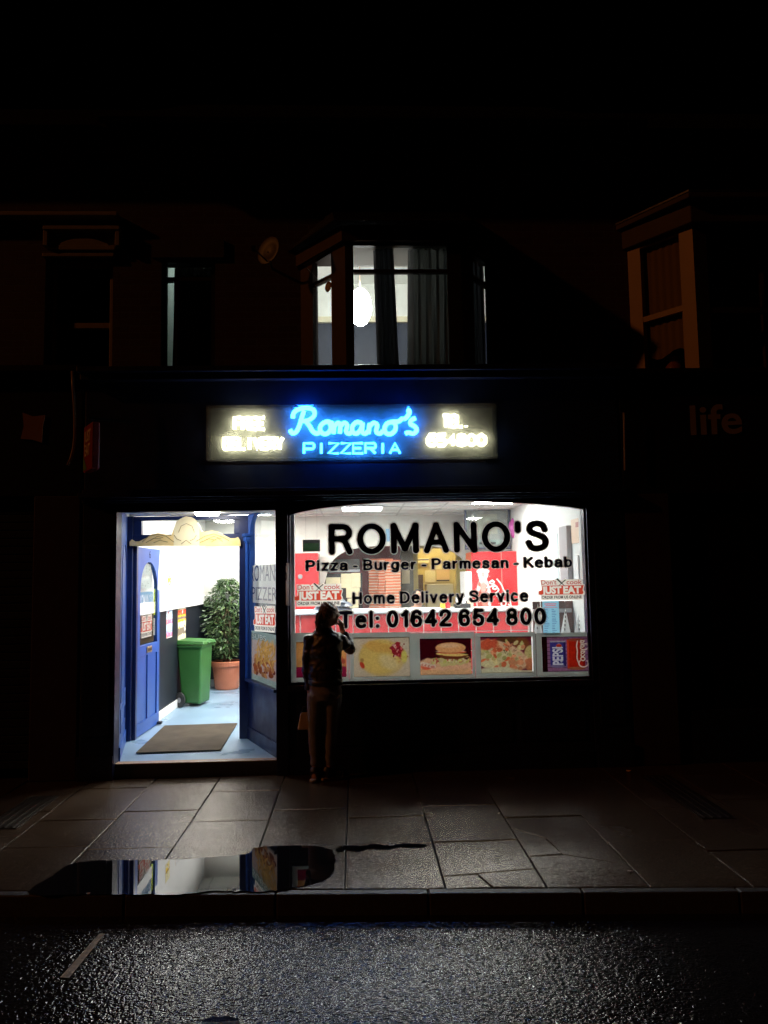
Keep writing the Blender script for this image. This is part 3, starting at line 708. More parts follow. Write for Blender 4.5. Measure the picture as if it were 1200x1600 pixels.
# arched corner piece
for k in range(8):
    t0, t1 = k/8, (k+1)/8; rr = .22
    za = ztop-.01-rr+rr*math.sin(t0*math.pi/2); zb_ = ztop-.01-rr+rr*math.sin(t1*math.pi/2); s0 = L-.076-rr*(1-math.cos(t0*math.pi/2)); s1 = L-.076-rr*(1-math.cos(t1*math.pi/2))
    mb.hexa([SP(s1, zb_, 0), SP(s0, za, 0), SP(s0, za, -.05), SP(s1, zb_, -.05), SP(s1, ztop, 0), SP(s0, ztop, 0), SP(s0, ztop, -.05), SP(s1, ztop, -.05)])
bb_build(mb, 'side_window_frame', M_blue)
mb = BB(); mb.hexa([SP(.02, zsl, -.02), SP(L-.07, zsl, -.02), SP(L-.07, zsl, -.026), SP(.02, zsl, -.026), SP(.02, ztop, -.02), SP(L-.07, ztop, -.02), SP(L-.07, ztop, -.026), SP(.02, ztop, -.026)])
bb_build(mb, 'side_window_pane', M_glass)
# white board with the shop's name inside the side window, stickers and print
def on_side(px, py, o=-.015):              # photo pixel to the side-window plane
    d = ray(px, py); nrm = Vector((sn.x, sn.y, 0)); q = Vector((sa.x, sa.y, 0))+nrm*o
    return CAM+d*((q-CAM).dot(nrm)/d.dot(nrm))

# ---------------------------------------------------------------- room shell
XL, XRm, YB, ZC = -2.47, 2.42, 5.2, 2.86
M_ceil = mat('ceiling_tile', (0.70, 0.69, 0.64), .8, var=.1, scale=30, bump=.15, bscale=140)
M_lino = mat('pale_blue_lino', (0.20, 0.32, 0.45), 0.22, color2=(.31, .44, .56), scale=2.2, bump=.04, bscale=14, rvar=.25)
o = MB().box(XL-.3, XRm+.2, .141, 8.2, FL-.03, FL).build('shop_floor', M_lino, kind='structure')
def wall_part(name, m, *boxes, **k):
    mb = BB()
    for b in boxes: mb.box(*b)
    return bb_build(mb, name, m, **k)
wall_part('left_wall', M_white, (XL-.1, XL, YD+.07, 8.0, FL, ZC))
wall_part('left_dado', M_dado, (XL, XL+.012, YD+.12, YB-.001, FL+.10, 1.46))
wall_part('back_dado', M_dado, (XL+.013, -1.02, YB-.013, YB-.001, FL+.10, 1.46))
wall_part('dado_shelf', M_white, (XL, XL+.05, YD+.12, YB-.001, 1.462, 1.60), (XL+.051, -1.02, YB-.05, YB-.001, 1.462, 1.60), bevel=.006)
wall_part('skirting', M_white, (XL+.0125, XL+.03, YD+.12, YB-.02, FL, FL+.11), (XL+.031, -1.02, YB-.03, YB-.001, FL, FL+.11), bevel=.004)
wall_part('right_wall', M_white, (XRm, XRm+.1, .165, 8.0, FL, ZC))
wall_part('front_wall', M_white, (XL-.1, hl-.071, YD-.02, YD+.069, FL, ZC), (hl-.07, hr2, YD-.02, YD+.06, ztop+.051, ZC), (xd1+.0, xw0+.05, .165, .25, FL, ZC), (xw1-.01, XRm+.1, .161, .24, FL, ZC), (xw0+.051, xw1-.011, .165, .24, 2.601, ZC))
wall_part('ceiling', M_ceil, (XL-.1, XRm+.1, .24, 8.0, ZC, ZC+.05))
mb = BB(); xx = XL+.15
while xx < XRm: mb.box(xx-.012, xx+.012, .25, YB, ZC-.006, ZC-.0005); xx += .6
yy = .55
while yy < YB: mb.box(XL, XRm, yy-.012, yy+.012, ZC-.0065, ZC-.0062+.0055); yy += .6
bb_build(mb, 'ceiling_grid', mat('grid_bar', (.42, .41, .38), .5))
# back wall with arched opening
ox0, ox1, oz1 = P(506, 900, YB).x, P(737, 900, YB).x, P(600, 853, YB).z
mb = BB(); mb.box(XL, ox0, YB, YB+.12, FL, ZC); mb.box(ox1, XRm, YB, YB+.12, FL, ZC)
N = 28; prof = []
for i in range(N+1):
    t = i/N; xx = ox0+(ox1-ox0)*t; e = abs(2*t-1); prof.append((xx, oz1-.62*(1-math.sqrt(max(0, 1-e**4)))))
for i in range(N):
    (a, za), (b, zb_) = prof[i], prof[i+1]
    mb.hexa([(a, YB, za), (b, YB, zb_), (b, YB+.12, zb_), (a, YB+.12, za), (a, YB, ZC), (b, YB, ZC), (b, YB+.12, ZC), (a, YB+.12, ZC)])
bb_build(mb, 'back_wall', M_offw)
# kitchen behind
M_maroon = mat('maroon_wall_paint', (.30, .045, .055), .5, var=.15, scale=3)
M_yel = mat('yellow_cream_wall', (.62, .50, .20), .55, var=.12, scale=3)
M_khaki = mat('grey_green_column', (.16, .16, .12), .5, var=.2, scale=6)
yk = 6.35
kx0, kx1, kx2 = ox0-.5, P(626, 900, yk).x, P(646, 900, yk-.2).x
wall_part('kitchen_wall', M_maroon, (kx0, kx1, yk, yk+.08, FL, ZC))
wall_part('kitchen_column', M_khaki, (kx1+.001, kx2, yk-.2, yk+.08, FL, ZC))
wall_part('kitchen_back_wall', M_yel, (kx2, XRm, 7.6, 7.7, FL, ZC), (kx2+.001, kx2+.06, yk+.081, 7.599, FL, ZC))
mbd = P(645, 900, YB+.3)
wall_part('kitchen_door_frame', mat('yellow_frame', (.50, .40, .13), .5, var=.2), (kx2+.001, kx2+.09, yk-.14, yk+.02, FL, 2.5), (P(712, 900, yk).x, P(731, 900, yk).x, yk-.14, yk+.02, FL, 2.5), (kx2+.091, P(712, 900, yk).x-.001, yk-.14, yk+.02, 2.34, 2.5), bevel=.005)
wall_part('kitchen_partition', M_khaki, (P(731, 900, yk).x+.001, XRm, yk-.1, yk, FL, ZC))

# upper storey -------------------------------------------------------------
uzb, uzt = 3.93, P(625, 379, .05).z
bA, bB, bC, bD = Vector((P(470, 480, YW).x, YW)), Vector((P(540, 480, .05).x, .05)), Vector((P(722, 480, .05).x, .05)), Vector((P(776, 480, YW).x, YW))
wx0, wx1 = P(252, 480, YW).x, P(336, 480, YW).x; wz1 = P(290, 404, YW).z
EA = 6.70
xhL, xhR = P(187, 480, YW).x, P(985, 480, YW).x
wall_part('brick_wall', M_brick, (xhL, wx0, YW, YW+.25, 3.93, EA), (wx0, wx1, YW, YW+.25, wz1, EA), (wx1, bA.x, YW, YW+.25, 3.93, EA), (bD.x, xhR, YW, YW+.25, 3.93, EA), (bA.x, bD.x, YW, YW+.25, uzt+.25, EA))
M_stone = mat('painted_stone', (.38, .33, .26), .6, var=.25, scale=8, bump=.2, bscale=60)
M_frame = mat('dark_window_frame', (.035, .028, .025), .4, var=.3, scale=15)
M_bframe = mat('brown_window_frame', (.050, .020, .010), .4, var=.3, scale=15)
wall_part('window_lintel', mat('dark_lintel_stone', (.07, .055, .045), .7, var=.3), (wx0-.1, wx1+.1, YW-.03, YW-.0005, wz1+.001, wz1+.2))  # lintel in one dark tone
mb = BB(); mb.add([(xhL-.1, YW-.35, EA-.05), (xhR+.1, YW-.35, EA-.05), (xhR+.1, 4.6, EA+2.9), (xhL-.1, 4.6, EA+2.9)], [(0, 1, 2, 3)])
for k in range(26):
    t = k/26; y0 = YW-.35+t*4.3; z0 = EA-.04+t*2.95; mb.box(xhL-.1, xhR+.1, y0, y0+.16, z0, z0+.02)
mb.box(xhL-.1, xhR+.1, YW-.36, YW, EA-.12, EA-.055)
bb_build(mb, 'roof', M_slate)
mb = BB(); mb.tube([(xhL-.1, YW-.42, EA-.06), (xhR+.1, YW-.42, EA-.06)], .05, 10); bb_build(mb, 'gutter', M_black)
# bay
bay = bpy.data.objects.new('bay_window', None); COL.objects.link(bay); bay.parent = bld
def seg_rect(mb, a, b, s0, s1, z0, z1, o0, o1):
    a = Vector(a); b = Vector(b); d = (b-a).normalized(); nn = Vector((d.y, -d.x))
    def q(s, o): v = a+d*s+nn*o; return v
    p0, p1, p2, p3 = q(s0, o0), q(s1, o0), q(s1, o1), q(s0, o1)
    mb.hexa([(p0.x, p0.y, z0), (p1.x, p1.y, z0), (p2.x, p2.y, z0), (p3.x, p3.y, z0), (p0.x, p0.y, z1), (p1.x, p1.y, z1), (p2.x, p2.y, z1), (p3.x, p3.y, z1)])
def bay_side(a, b, fl, fr, ztr, glass=True, m=M_frame, top=uzt, bot=uzb, transom=.035, open_top=False, mull=None, par=None):
    par = par or bay
    L = (b-a).length; mb = BB()
    seg_rect(mb, a, b, 0, fl, bot, top, -.07, 0); seg_rect(mb, a, b, L-fr, L, bot, top, -.07, 0)
    seg_rect(mb, a, b, fl+.0005, L-fr-.0005, ztr-transom/2, ztr+transom/2, -.06, -.005)
    seg_rect(mb, a, b, fl+.0005, L-fr-.0005, top-.03, top, -.06, -.005); seg_rect(mb, a, b, fl+.0005, L-fr-.0005, bot, bot+.03, -.06, -.005)
    bb_build(mb, 'window_frame', m, par)
    if glass:
        mb = BB(); seg_rect(mb, a, b, fl, L-fr, bot+.03, ztr-transom/2, -.032, -.027)
        if not open_top: seg_rect(mb, a, b, fl, L-fr, ztr+transom/2, top-.03, -.032, -.027)
        bb_build(mb, 'window_pane', M_uglass, par)
ztr = P(625, 423, .05).z
fL = abs(P(553, 480, .05).x-bB.x); fR = abs(bC.x-P(701, 480, .05).x)
bay_side(bB, bC, fL, fR, ztr)
LA = (bB-bA).length
bay_side(bA, bB, LA*.28, LA*.30, P(500, 437, .35).z, m=M_bframe, open_top=True)
bay_side(bC, bD, LA*.32, LA*.16, P(752, 437, .35).z)
# opened top light of the left bay side
za_, zb_ = P(500, 437, .35).z+.02, uzt-.03
a_ = bA+(bB-bA)*.28; b_ = bA+(bB-bA)*.70; dd = (b_-a_).normalized(); nn = Vector((dd.y, -dd.x)); H_ = zb_-za_
def sash(s, h, t): q = a_+dd*s+nn*(math.sin(R(52))*h+t*math.cos(R(52))); return Vector((q.x, q.y, zb_-math.cos(R(52))*h+t*math.sin(R(52))))
def sash_box(mb, s0, s1, h0, h1, t=.035):
    mb.hexa([sash(s0, h0, 0), sash(s1, h0, 0), sash(s1, h1, 0), sash(s0, h1, 0), sash(s0, h0, t), sash(s1, h0, t), sash(s1, h1, t), sash(s0, h1, t)])
Ls = (b_-a_).length
mb = BB(); sash_box(mb, 0, Ls, 0, .035); sash_box(mb, 0, Ls, H_-.035, H_); sash_box(mb, 0, .035, .0355, H_-.0355); sash_box(mb, Ls-.035, Ls, .0355, H_-.0355)
bb_build(mb, 'open_top_sash', M_frame, bay)
mb = BB(); sash_box(mb, .03, Ls-.03, .03, H_-.03, .006); bb_build(mb, 'sash_pane', M_uglass, bay)
mb = BB(); q0 = a_+dd*.1; mb.tube([(q0.x, q0.y, za_), sash(.1, H_-.02, 0)], .005, 6); bb_build(mb, 'window_stay', M_grey, bay)
# bay apron, head and hipped roof
mb = BB(); 
mb.prism([(bA.x-.05, YW-.001, uzt), (bB.x-.03, .0, uzt), (bC.x+.03, .0, uzt), (bD.x+.05, YW-.001, uzt)], (0, 0, .16))
bb_build(mb, 'bay_head', M_bframe, bay)
mb = BB(); e = .14
rf = [(bA.x-e, YW-.002, uzt+.165), (bB.x-.1, -.10, uzt+.165), (bC.x+.1, -.10, uzt+.165), (bD.x+e, YW-.002, uzt+.165)]
tp = [(bA.x+.35, YW-.002, uzt+.62), (bD.x-.35, YW-.002, uzt+.62)]
mb.add(rf+tp, [(0, 1, 4), (1, 2, 5, 4), (2, 3, 5), (0, 3, 2, 1), (0, 4, 5, 3)])
for k in range(1, 6):
    t = k/6
    A_, B2, C2, D2 = [Vector(v) for v in rf]; T0, T1 = Vector(tp[0]), Vector(tp[1])
    mb.tube([A_.lerp(T0, t), B2.lerp(T0, t), C2.lerp(T1, t), D2.lerp(T1, t)], .012, 5)
bb_build(mb, 'bay_roof', M_slate, bay)
# flat window to the left
uw = bpy.data.objects.new('window', None); COL.objects.link(uw); uw.parent = bld
mb = BB(); tr = P(290, 433, YW).z
mb.box(wx0, wx0+.04, YW+.05, YW+.12, uzb, wz1); mb.box(wx1-.05, wx1, YW+.05, YW+.12, uzb, wz1); mb.box(wx0+.0405, wx1-.0505, YW+.05, YW+.12, wz1-.02, wz1-.0005)
mb.box(wx0+.0405, wx1-.0505, YW+.05, YW+.12, tr-.02, tr+.02); mb.box(P(272, 480, YW+.05).x, P(277, 480, YW+.05).x, YW+.04, YW+.125, uzb+.001, tr-.021)
bb_build(mb, 'window_frame', M_frame, uw)
mb = BB(); mb.box(wx0+.04, wx1-.05, YW+.08, YW+.086, uzb, wz1-.02); bb_build(mb, 'window_pane', M_dglass, uw)
# upstairs rooms
M_uceil = mat('white_room_ceiling', (.78, .80, .76), .7, var=.05)
M_uwall = mat('deep_blue_room_wall', (.010, .018, .040), .6, var=.2, scale=4)
ux0 = P(352, 480, YW).x; ux1 = P(960, 480, YW).x
wall_part('room_wall', M_uwall, (ux0, ux1, 3.8, 3.9, 3.95, 5.66), (ux0-.08, ux0, YW+.26, 3.9, 3.95, 5.66), (ux1, ux1+.08, YW+.26, 3.9, 3.95, 5.66))
wall_part('room_upper_wall', M_uceil, (ux0, ux1, 3.8, 3.9, 5.67, 6.27), (ux0-.08, ux0, YW+.26, 3.9, 5.67, 6.27), (ux1, ux1+.08, YW+.26, 3.9, 5.67, 6.27))
wall_part('picture_rail', mat('cream_gloss', (.62, .58, .42), .4), (ux0+.001, ux1-.001, 3.74, 3.799, 5.66, 5.75), bevel=.01)
wall_part('room_ceiling', M_uceil, (xhL, xhR, YW+.26, 3.95, 6.271, 6.35))
wall_part('bay_ceiling', M_uceil, (bB.x-.1, bC.x+.1, .14, YW-.01, uzt-.001, uzt+.03))
wall_part('room_floor', mat('brown_carpet', (.12, .08, .05), .9), (xhL, xhR, .2, 3.95, 3.90, 3.948))
wall_part('party_wall', M_uceil, (xhL-.1, xhL, YW+.255, 4.0, 3.95, 6.6))
wall_part('small_room_wall', M_uceil, (xhL+.01, ux0-.09, 2.2, 2.28, 3.95, 6.27))

# ==================================================================== INSIDE THE SHOP
M_tube = emit_mat('fluorescent_light', (1.0, 0.99, 0.94), LIGHT)
lights = [(-1.5, 2.2, 'lit square ceiling panel inside just beyond the open door'), (-.9, 3.0, 'lit ceiling panel above the name lettering, left end of the shop'),
          (0.9, 1.6, 'lit ceiling panel close behind the top of the window'), (0.10, 3.65, 'lit ceiling panel over the red tiled counter'), (1.9, 2.8, 'lit ceiling panel near the right wall by the cabinet'),
          (-1.6, 4.2, 'lit ceiling panel above the potted tree')]
lp = None
for x_, y_, lb in lights:
    if lp is None:
        lp = thing('ceiling_light', lb, 'ceiling light', (x_, y_, ZC-.012), 'ceiling light panels in the shop')
        MB().box(-.30, .30, -.30, .30, -.012, .004).build('frame', mat('white_enamel', (.8, .8, .8), .4), lp)
        MB().box(-.275, .275, -.275, .275, -.018, -.013).build('diffuser', M_tube, lp)
    else:
        c = copy_tree(lp); c.location = (x_, y_, ZC-.012); c['label'] = lb
kl = thing('ceiling_light', 'warm yellow lit lamp in the kitchen behind the arch', 'ceiling light', (1.5, 6.9, 2.8))
MB().box(-.3, .3, -.1, .1, 0, .03).build('diffuser', emit_mat('warm_tube', (1.0, .80, .42), LIGHT*.75), kl)
MB().box(-.32, .32, -.12, .12, .031, .04).build('housing', mat('white_enamel', (.8, .8, .8), .4), kl)
ll = thing('ceiling_light', 'added unseen round lamp brightening the entrance recess', 'ceiling light', (-1.55, .6, 2.552))  # unseen lamp, added to brighten the crest, blue wall and pavement
MB().lathe([(0.001, -.03), (.11, -.03), (.13, -.005), (.13, 0.006)], seg=24).build('diffuser', emit_mat('added_lobby_light', (1, .98, .95), LIGHT*1.0), ll)

# counter
yc = 3.2
ztopc = P(600, 953, yc).z
ct = thing('counter', 'long shop counter with red tiled front and white top', 'counter', (.7, yc+.3, FL))
def part(mb, name, m, parent, **k): return bb_build(mb, name, m, parent, **k)
cxl = P(440, 950, yc).x
part(MB().box(cxl, XRm-.02, yc+.01, yc+.58, FL, ztopc-.045), 'body', mat('dark_grout', (.75, .7, .66), .5), ct)
part(MB().box(cxl-.03, XRm-.015, yc-.05, yc+.62, ztopc-.044, ztopc), 'worktop', mat('white_worktop', (.82, .82, .80), .3, var=.05), ct, bevel=.008)
mb = MB(); tw = P(563, 970, yc).x-P(538, 970, yc).x+.012; xx = cxl+.01
tw = .243
M_rtile = mat('red_tile', (.52, .020, .028), .22, color2=(.62, .05, .05), scale=3, bump=.04, bscale=12)
while xx < XRm-.05:
    zt_ = ztopc-.055
    while zt_ > FL+.02:
        mb.box(xx+.007, min(xx+tw-.007, XRm-.03), yc-.002, yc+.009, max(zt_-.26, FL+.01)+.006, zt_); zt_ -= .266
    xx += tw
part(mb, 'tile_front', M_rtile, ct, bevel=.003)
# back shelf and pizza boxes in three stacks
M_wen = mat('white_enamel', (.8, .8, .8), .4)
sh = thing('back_shelf', 'low steel worktop under the stacks of pizza boxes', 'worktop', (.3, 5.75, FL))
zsh = P(600, 955, 5.75).z-.12
part(MB().box(ox0-.3, kx1-.01, 5.45, 6.3, zsh-.04, zsh), 'top', M_grey, sh, bevel=.005)
for sx in (ox0-.25, kx1-.08): part(MB().box(sx, sx+.04, 5.5, 6.25, FL, zsh-.041), 'leg', M_grey, sh)
M_bx_r = mat('red_printed_card', (.66, .15, .06), .55, color2=(.74, .24, .12), scale=14)
M_bx_w = mat('white_card', (.80, .60, .46), .6, var=.1)
proto = None
names = ['left stack, furthest back', 'middle stack of the three', 'right stack beside the dark column']
stk = [((572+4, 5.95), 21), ((588+3, 5.8), 21), ((602, 5.55), 20)]
for si, ((px, yy), nb) in enumerate(stk):
    x0 = P(px, 900, yy).x; z1 = P(px, 873 if si < 2 else 875, yy).z; h = (z1-zsh)/nb; wd = .255
    for k in range(nb):
        if proto is None:
            bz = h
            proto = thing('pizza_box', '', 'pizza box', (0, 0, 0), 'pizza boxes stacked behind the counter')
            m1 = MB().box(-wd/2, wd/2, 0, .255, 0.001, bz*.38); m1.build('tray', M_bx_w, proto, bevel=.002)
            m2 = MB().box(-wd/2-.003, wd/2+.003, -.006, .256, bz*.40, bz*.93); m2.build('lid', M_bx_r, proto, bevel=.002); c = proto
        else: c = copy_tree(proto)
        c.location = (x0+wd/2+random.uniform(-.006, .006), yy-.1+random.uniform(-.006, .006), zsh+k*h); c.rotation_euler = (0, 0, random.uniform(-.03, .03))
        c['label'] = 'red and white pizza box in the '+names[si]
# kitchen clutter
M_note = mat('cream_paper', (.78, .70, .46), .7, var=.1, scale=12)
def sheet_of_paper(px0, px1, py0, py1, y, label, m=None, name='notice', cat='notice', group=None, d=.012, parentless=True):
    a, b = P(px0, py1, y), P(px1, py0, y)
    mb = MB().box(a.x, b.x, y-d, y, a.z, b.z); o = mb.build(name, m or M_note, None, bevel=.002)
    c = Vector(((a.x+b.x)/2, y, a.z)); o.data.transform(Matrix.Translation(-c)); o.location = c
    return tag(o, label, cat, group)
yn = yk-.002
g = 'cream notices pinned up behind the counter'
sheet_of_paper(509, 532, 902, 921, 5.45, 'wide cream notice low at the left end of the kitchen arch', group=g)
sheet_of_paper(533, 549, 896, 919, 5.45, 'tall cream notice right of the wide cream one in the arch', group=g)
sheet_of_paper(549, 563, 895, 918, 5.44, 'cream notice left of the pizza box stacks, upper row', group=g)
sheet_of_paper(541, 562, 918, 934, 5.44, 'cream notice with small mark left of the word Home', group=g)
sheet_of_paper(543, 560, 935, 950, 5.44, 'lowest cream notice left of the pizza boxes', group=g)
bd = thing('notice_board', 'black board carrying cream notices inside the left of the arch', 'notice board', (P(535, 940, 5.47).x, 5.47, 1.2))
part(MB().box(P(503, 900, 5.46).x, P(566, 900, 5.46).x, 5.451, 5.49, zsh+.001, P(530, 896, 5.46).z), 'board', M_black, bd)
hd = thing('extractor_hood', 'dark grey extractor hood under the red arch', 'hood', (P(536, 880, 5.6).x, 5.6, 1.9))
a, b = P(520, 894, 5.4), P(562, 873, 5.4)
mb = MB(); mb.hexa([(a.x-.08, 5.4, a.z), (b.x, 5.4, a.z), (b.x, 6.3, a.z), (a.x-.08, 6.3, a.z), (a.x+.05, 5.55, b.z), (b.x, 5.55, b.z), (b.x, 6.3, b.z), (a.x+.05, 6.3, b.z)])
part(mb, 'canopy', mat('dark_grey_steel', (.09, .09, .09), .4, metal=.3), hd, bevel=.006)
mb = MB(); mb.box(a.x-.08, b.x, 5.385, 5.399, a.z-.0, a.z+.04); part(mb, 'rim', M_grey, hd)
sheet_of_paper(628, 640, 891, 912, yk-.2, 'small cream card with red print on the grey-green column', group=g)
p_ = sheet_of_paper(652, 668, 874, 876, 6.5, 'narrow shelf edge in the yellow kitchen', m=M_grey, name='shelf', cat='shelf', d=.25)
sheet_of_paper(651, 670, 872, 880, 7.55, 'row of pale packets on the kitchen shelf', m=M_note, name='packet_row', cat='packets', d=.05)
sheet_of_paper(664, 680, 891, 910, 7.59, 'square cream paper on the yellow kitchen wall', group=g)
sheet_of_paper(672, 690, 873, 890, 7.59, 'pale paper high on the yellow kitchen wall behind the word Parmesan', group=g)
sheet_of_paper(682, 702, 890, 906, 7.59, 'peach paper above the dark rail in the yellow kitchen', m=mat('peach_paper', (.72, .50, .26), .7), group=g)
sheet_of_paper(682, 702, 906, 908, 7.57, 'short dark rail on the yellow kitchen wall', m=M_black, name='rail', cat='rail', d=.03)
sheet_of_paper(652, 659, 898, 925, 7.3, 'tall brown locker behind the worker', m=mat('brown_laminate', (.13, .075, .035), .5), name='locker', cat='locker', d=.3)
sheet_of_paper(664, 703, 912, 953, 7.3, 'big white fridge door in the yellow kitchen', m=mat('cream_enamel', (.8, .72, .46), .4), name='fridge', cat='fridge', d=.5)
sheet_of_paper(610, 617, 845, 853, YB-.001, 'small blue and white notice high on the wall above the arch', m=mat('pale_blue_card', (.25, .45, .66), .6), d=.006).location.z += .0
for a_ in bpy.data.objects:
    pass
sheet_of_paper(603, 614, 826, 846, YB-.014, 'blue and white notice on the wall above the arch, behind the letter O', m=mat('pale_blue_card', (.25, .45, .66), .6), d=.006)
bpy.data.objects.remove(bpy.data.objects[[o.name for o in bpy.data.objects if o.get('label') == 'small blue and white notice high on the wall above the arch'][0]])

# tall red cabinet at left (behind the counter) with round dial and highlights
a, b = P(455, 951, 4.6), P(497, 864, 4.6)
rc = thing('drinks_cooler', 'tall plain red cooler at the left end of the counter', 'cooler', ((a.x+b.x)/2, 4.8, FL))
part(MB().box(a.x, b.x, 4.6, 5.15, FL, b.z), 'body', M_red, rc, bevel=.012)
part(MB().box(a.x-.02, a.x-.002, 4.59, 5.1, FL+.05, b.z-.0), 'edge_strip', mat('white_enamel', (.8, .8, .8), .4), rc)
part(MB().lathe([(.001, -.014), (.035, -.014), (.04, 0)], (P(469, 901, 4.6).x, 4.6, P(469, 901, 4.6).z), 20, 'Y'), 'dial', M_grey, rc, smooth=False)
a2, b2 = P(457, 925, 4.6), P(476, 907, 4.6)
# cola cooler at right
yf = 4.0
a, b = P(739, 951, yf), P(811, 861, yf)
fr = thing('drinks_fridge', 'red cola drinks fridge with bottle picture behind the counter', 'drinks fridge', ((a.x+b.x)/2, yf+.3, FL))
part(MB().box(a.x, b.x, yf+.02, yf+.62, FL, b.z), 'body', mat('fridge_red', (.50, .02, .025), .3), fr, bevel=.01)
part(MB().box(b.x+.001, b.x+.02, yf+.02, yf+.6, FL, b.z+.0), 'side_edge', M_black, fr)
part(MB().box(a.x-.10, a.x-.002, yf+.03, yf+.6, FL, P(739, 940, yf).z+.45), 'side_column', mat('white_enamel', (.8, .8, .8), .4), fr)
cv = Canvas(110, 140, (.62, .03, .035)); cv.noise(5, .25)
cv.rect(.62, .635, 0, 1, (.75, .2, .18))
W1 = (.85, .80, .78)
cv.ell(.23, .18, .125, .36, W1, soft=.12); cv.rect(.15, .31, .40, .66, W1); cv.ell(.23, .66, .105, .05, W1, soft=.2); cv.ell(.23, .60, .085, .09, W1, soft=.1)
cv.ell(.23, .16, .115, .26, (.36, .07, .05), soft=.2, rag=.8); cv.ell(.23, .36, .045, .14, (.60, .30, .26), soft=.5, rag=.6); cv.ell(.25, .12, .05, .1, (.7, .25, .2), soft=.5); cv.ell(.23, .60, .03, .05, (.6, .35, .33), soft=.4)
cv.scatter(26, .05, .6, .05, .6, .008, [(.85, .5, .5), (.8, .3, .3)], 5)
picture('door_print', cv, (0, 0, 0), (b.x-a.x-.01, 0, 0), (0, 0, b.z-(a.z-.0)-.01), fr, m=picture_mat('card_print', .0)).location = Vector((a.x+.005, yf+.018, a.z))-Vector(fr.location)
COLA = [[(.24, .78), (.16, .86), (.06, .76), (.01, .52), (.05, .24), (.15, .14), (.25, .24)], [(.15, .14), (.35, .02), (.6, .06), (.8, .02), (.98, .1)],
        [(.31, .62), (.25, .5), (.28, .32), (.35, .32), (.38, .5), (.31, .62)], [(.48, .6), (.41, .5), (.42, .34), (.48, .34)], [(.58, .6), (.52, .48), (.54, .34), (.6, .4), (.6, .62), (.61, .34)],
        [(.86, .82), (.76, .92), (.68, .76), (.66, .5), (.70, .32), (.78, .34)], [(.80, .6), (.75, .46), (.79, .32), (.84, .44), (.80, .6)], [(.90, .9), (.87, .6), (.87, .34)], [(.98, .6), (.92, .5), (.94, .32), (.99, .42), (.99, .62), (1.0, .34)]]
def cola(mb, O, U, V, s=1.0):   # script word as stroked tubes in a unit box (x along, y up)
    O, U, V = Vector(O), Vector(U), Vector(V)
    strokes = [[(.24, .78), (.16, .86), (.06, .76), (.01, .52), (.05, .24), (.15, .14), (.25, .24)], [(.15, .14), (.35, .02), (.6, .06), (.8, .02), (.98, .1)],
               [(.31, .62), (.25, .5), (.28, .32), (.35, .32), (.38, .5), (.31, .62)], [(.48, .6), (.41, .5), (.42, .34), (.48, .34)], [(.58, .6), (.52, .48), (.54, .34), (.6, .4), (.6, .62), (.61, .34)],
               [(.86, .82), (.76, .92), (.68, .76), (.66, .5), (.70, .32), (.78, .34)], [(.80, .6), (.75, .46), (.79, .32), (.84, .44), (.80, .6)], [(.90, .9), (.87, .6), (.87, .34)], [(.98, .6), (.92, .5), (.94, .32), (.99, .42), (.99, .62), (1.0, .34)]]
    for st in strokes:
        pts = []
        for i in range(len(st)-1):
            p0 = Vector(st[max(i-1, 0)]); p1 = Vector(st[i]); p2 = Vector(st[i+1]); p3 = Vector(st[min(i+2, len(st)-1)])
            for k in range(4):
                t = k/4; pts.append(.5*((2*p1)+(-p0+p2)*t+(2*p0-5*p1+4*p2-p3)*t*t+(-p0+3*p1-3*p2+p3)*t**3))
        pts.append(Vector(st[-1])); mb.tube([O+U*p.x+V*p.y for p in pts], s, 6)
mb = MB(); e0 = P(800, 953, yf); V_ = P(770, 918, yf)-e0; cola(mb, P(793, 958, yf), P(779, 905, yf)-P(793, 958, yf), P(773, 950, yf)-P(793, 958, yf), .012)
mb = MB(); cola(mb, P(806, 954, yf)+Vector((0, -.004, 0)), (-.26, 0, .50), (-.22, 0, -.115), .012)
part(mb, 'script_lettering', mat('white_print', (.85, .82, .80), .5), fr)
# black framed menu case above it
a, b = P(727, 859, 4.3), P(797, 793, 4.3)
mc = thing('menu_case', 'black framed glass case hanging above the red cola fridge', 'display case', ((a.x+b.x)/2, 4.4, a.z))
mb = MB(); th = .035
mb.box(a.x, b.x, 4.3, 4.36, a.z, a.z+th); mb.box(a.x, b.x, 4.3, 4.36, b.z-th, b.z); mb.box(a.x, a.x+th, 4.3, 4.36, a.z+th+.0005, b.z-th-.0005); mb.box(b.x-th, b.x, 4.3, 4.36, a.z+th+.0005, b.z-th-.0005)
part(mb, 'frame', mat('blue_black_frame', (.02, .025, .06), .35), mc, bevel=.004)
cv = Canvas(60, 50, (.32, .34, .33)); cv.rect(.25, .75, .35, .9, (.42, .42, .36)); cv.rect(0, 1, .05, .2, (.30, .40, .38)); cv.rect(.3, .7, .08, .14, (.05, .05, .05)); cv.noise(8, .5, 9); cv.ell(.15, .75, .05, .15, (.8, .8, .78), soft=.3)
picture('back_panel', cv, (0, 0, 0), (b.x-a.x-.08, 0, 0), (0, 0, b.z-a.z-.08), mc, m=picture_mat('card_print', .0)).location = Vector((a.x+.04, 4.355, a.z+.04))-Vector(mc.location)
part(MB().box(a.x+.036, b.x-.036, 4.31, 4.314, a.z+.036, b.z-.036), 'glass_front', M_glass, mc)
mb = MB(); 
for xx in (a.x+.15, b.x-.15): mb.tube([(xx, 4.34, b.z), (xx, 4.34, ZC)], .008, 6)
part(mb, 'hanger', M_black, mc)
bl = P(806, 825, 4.2)
mb = MB(); mb.ellipsoid((0, 0, 0), (.115, .115, .17)); mb.tube([(0, 0, -.165), (0, 0, -.19)], [.008, .018], 8)
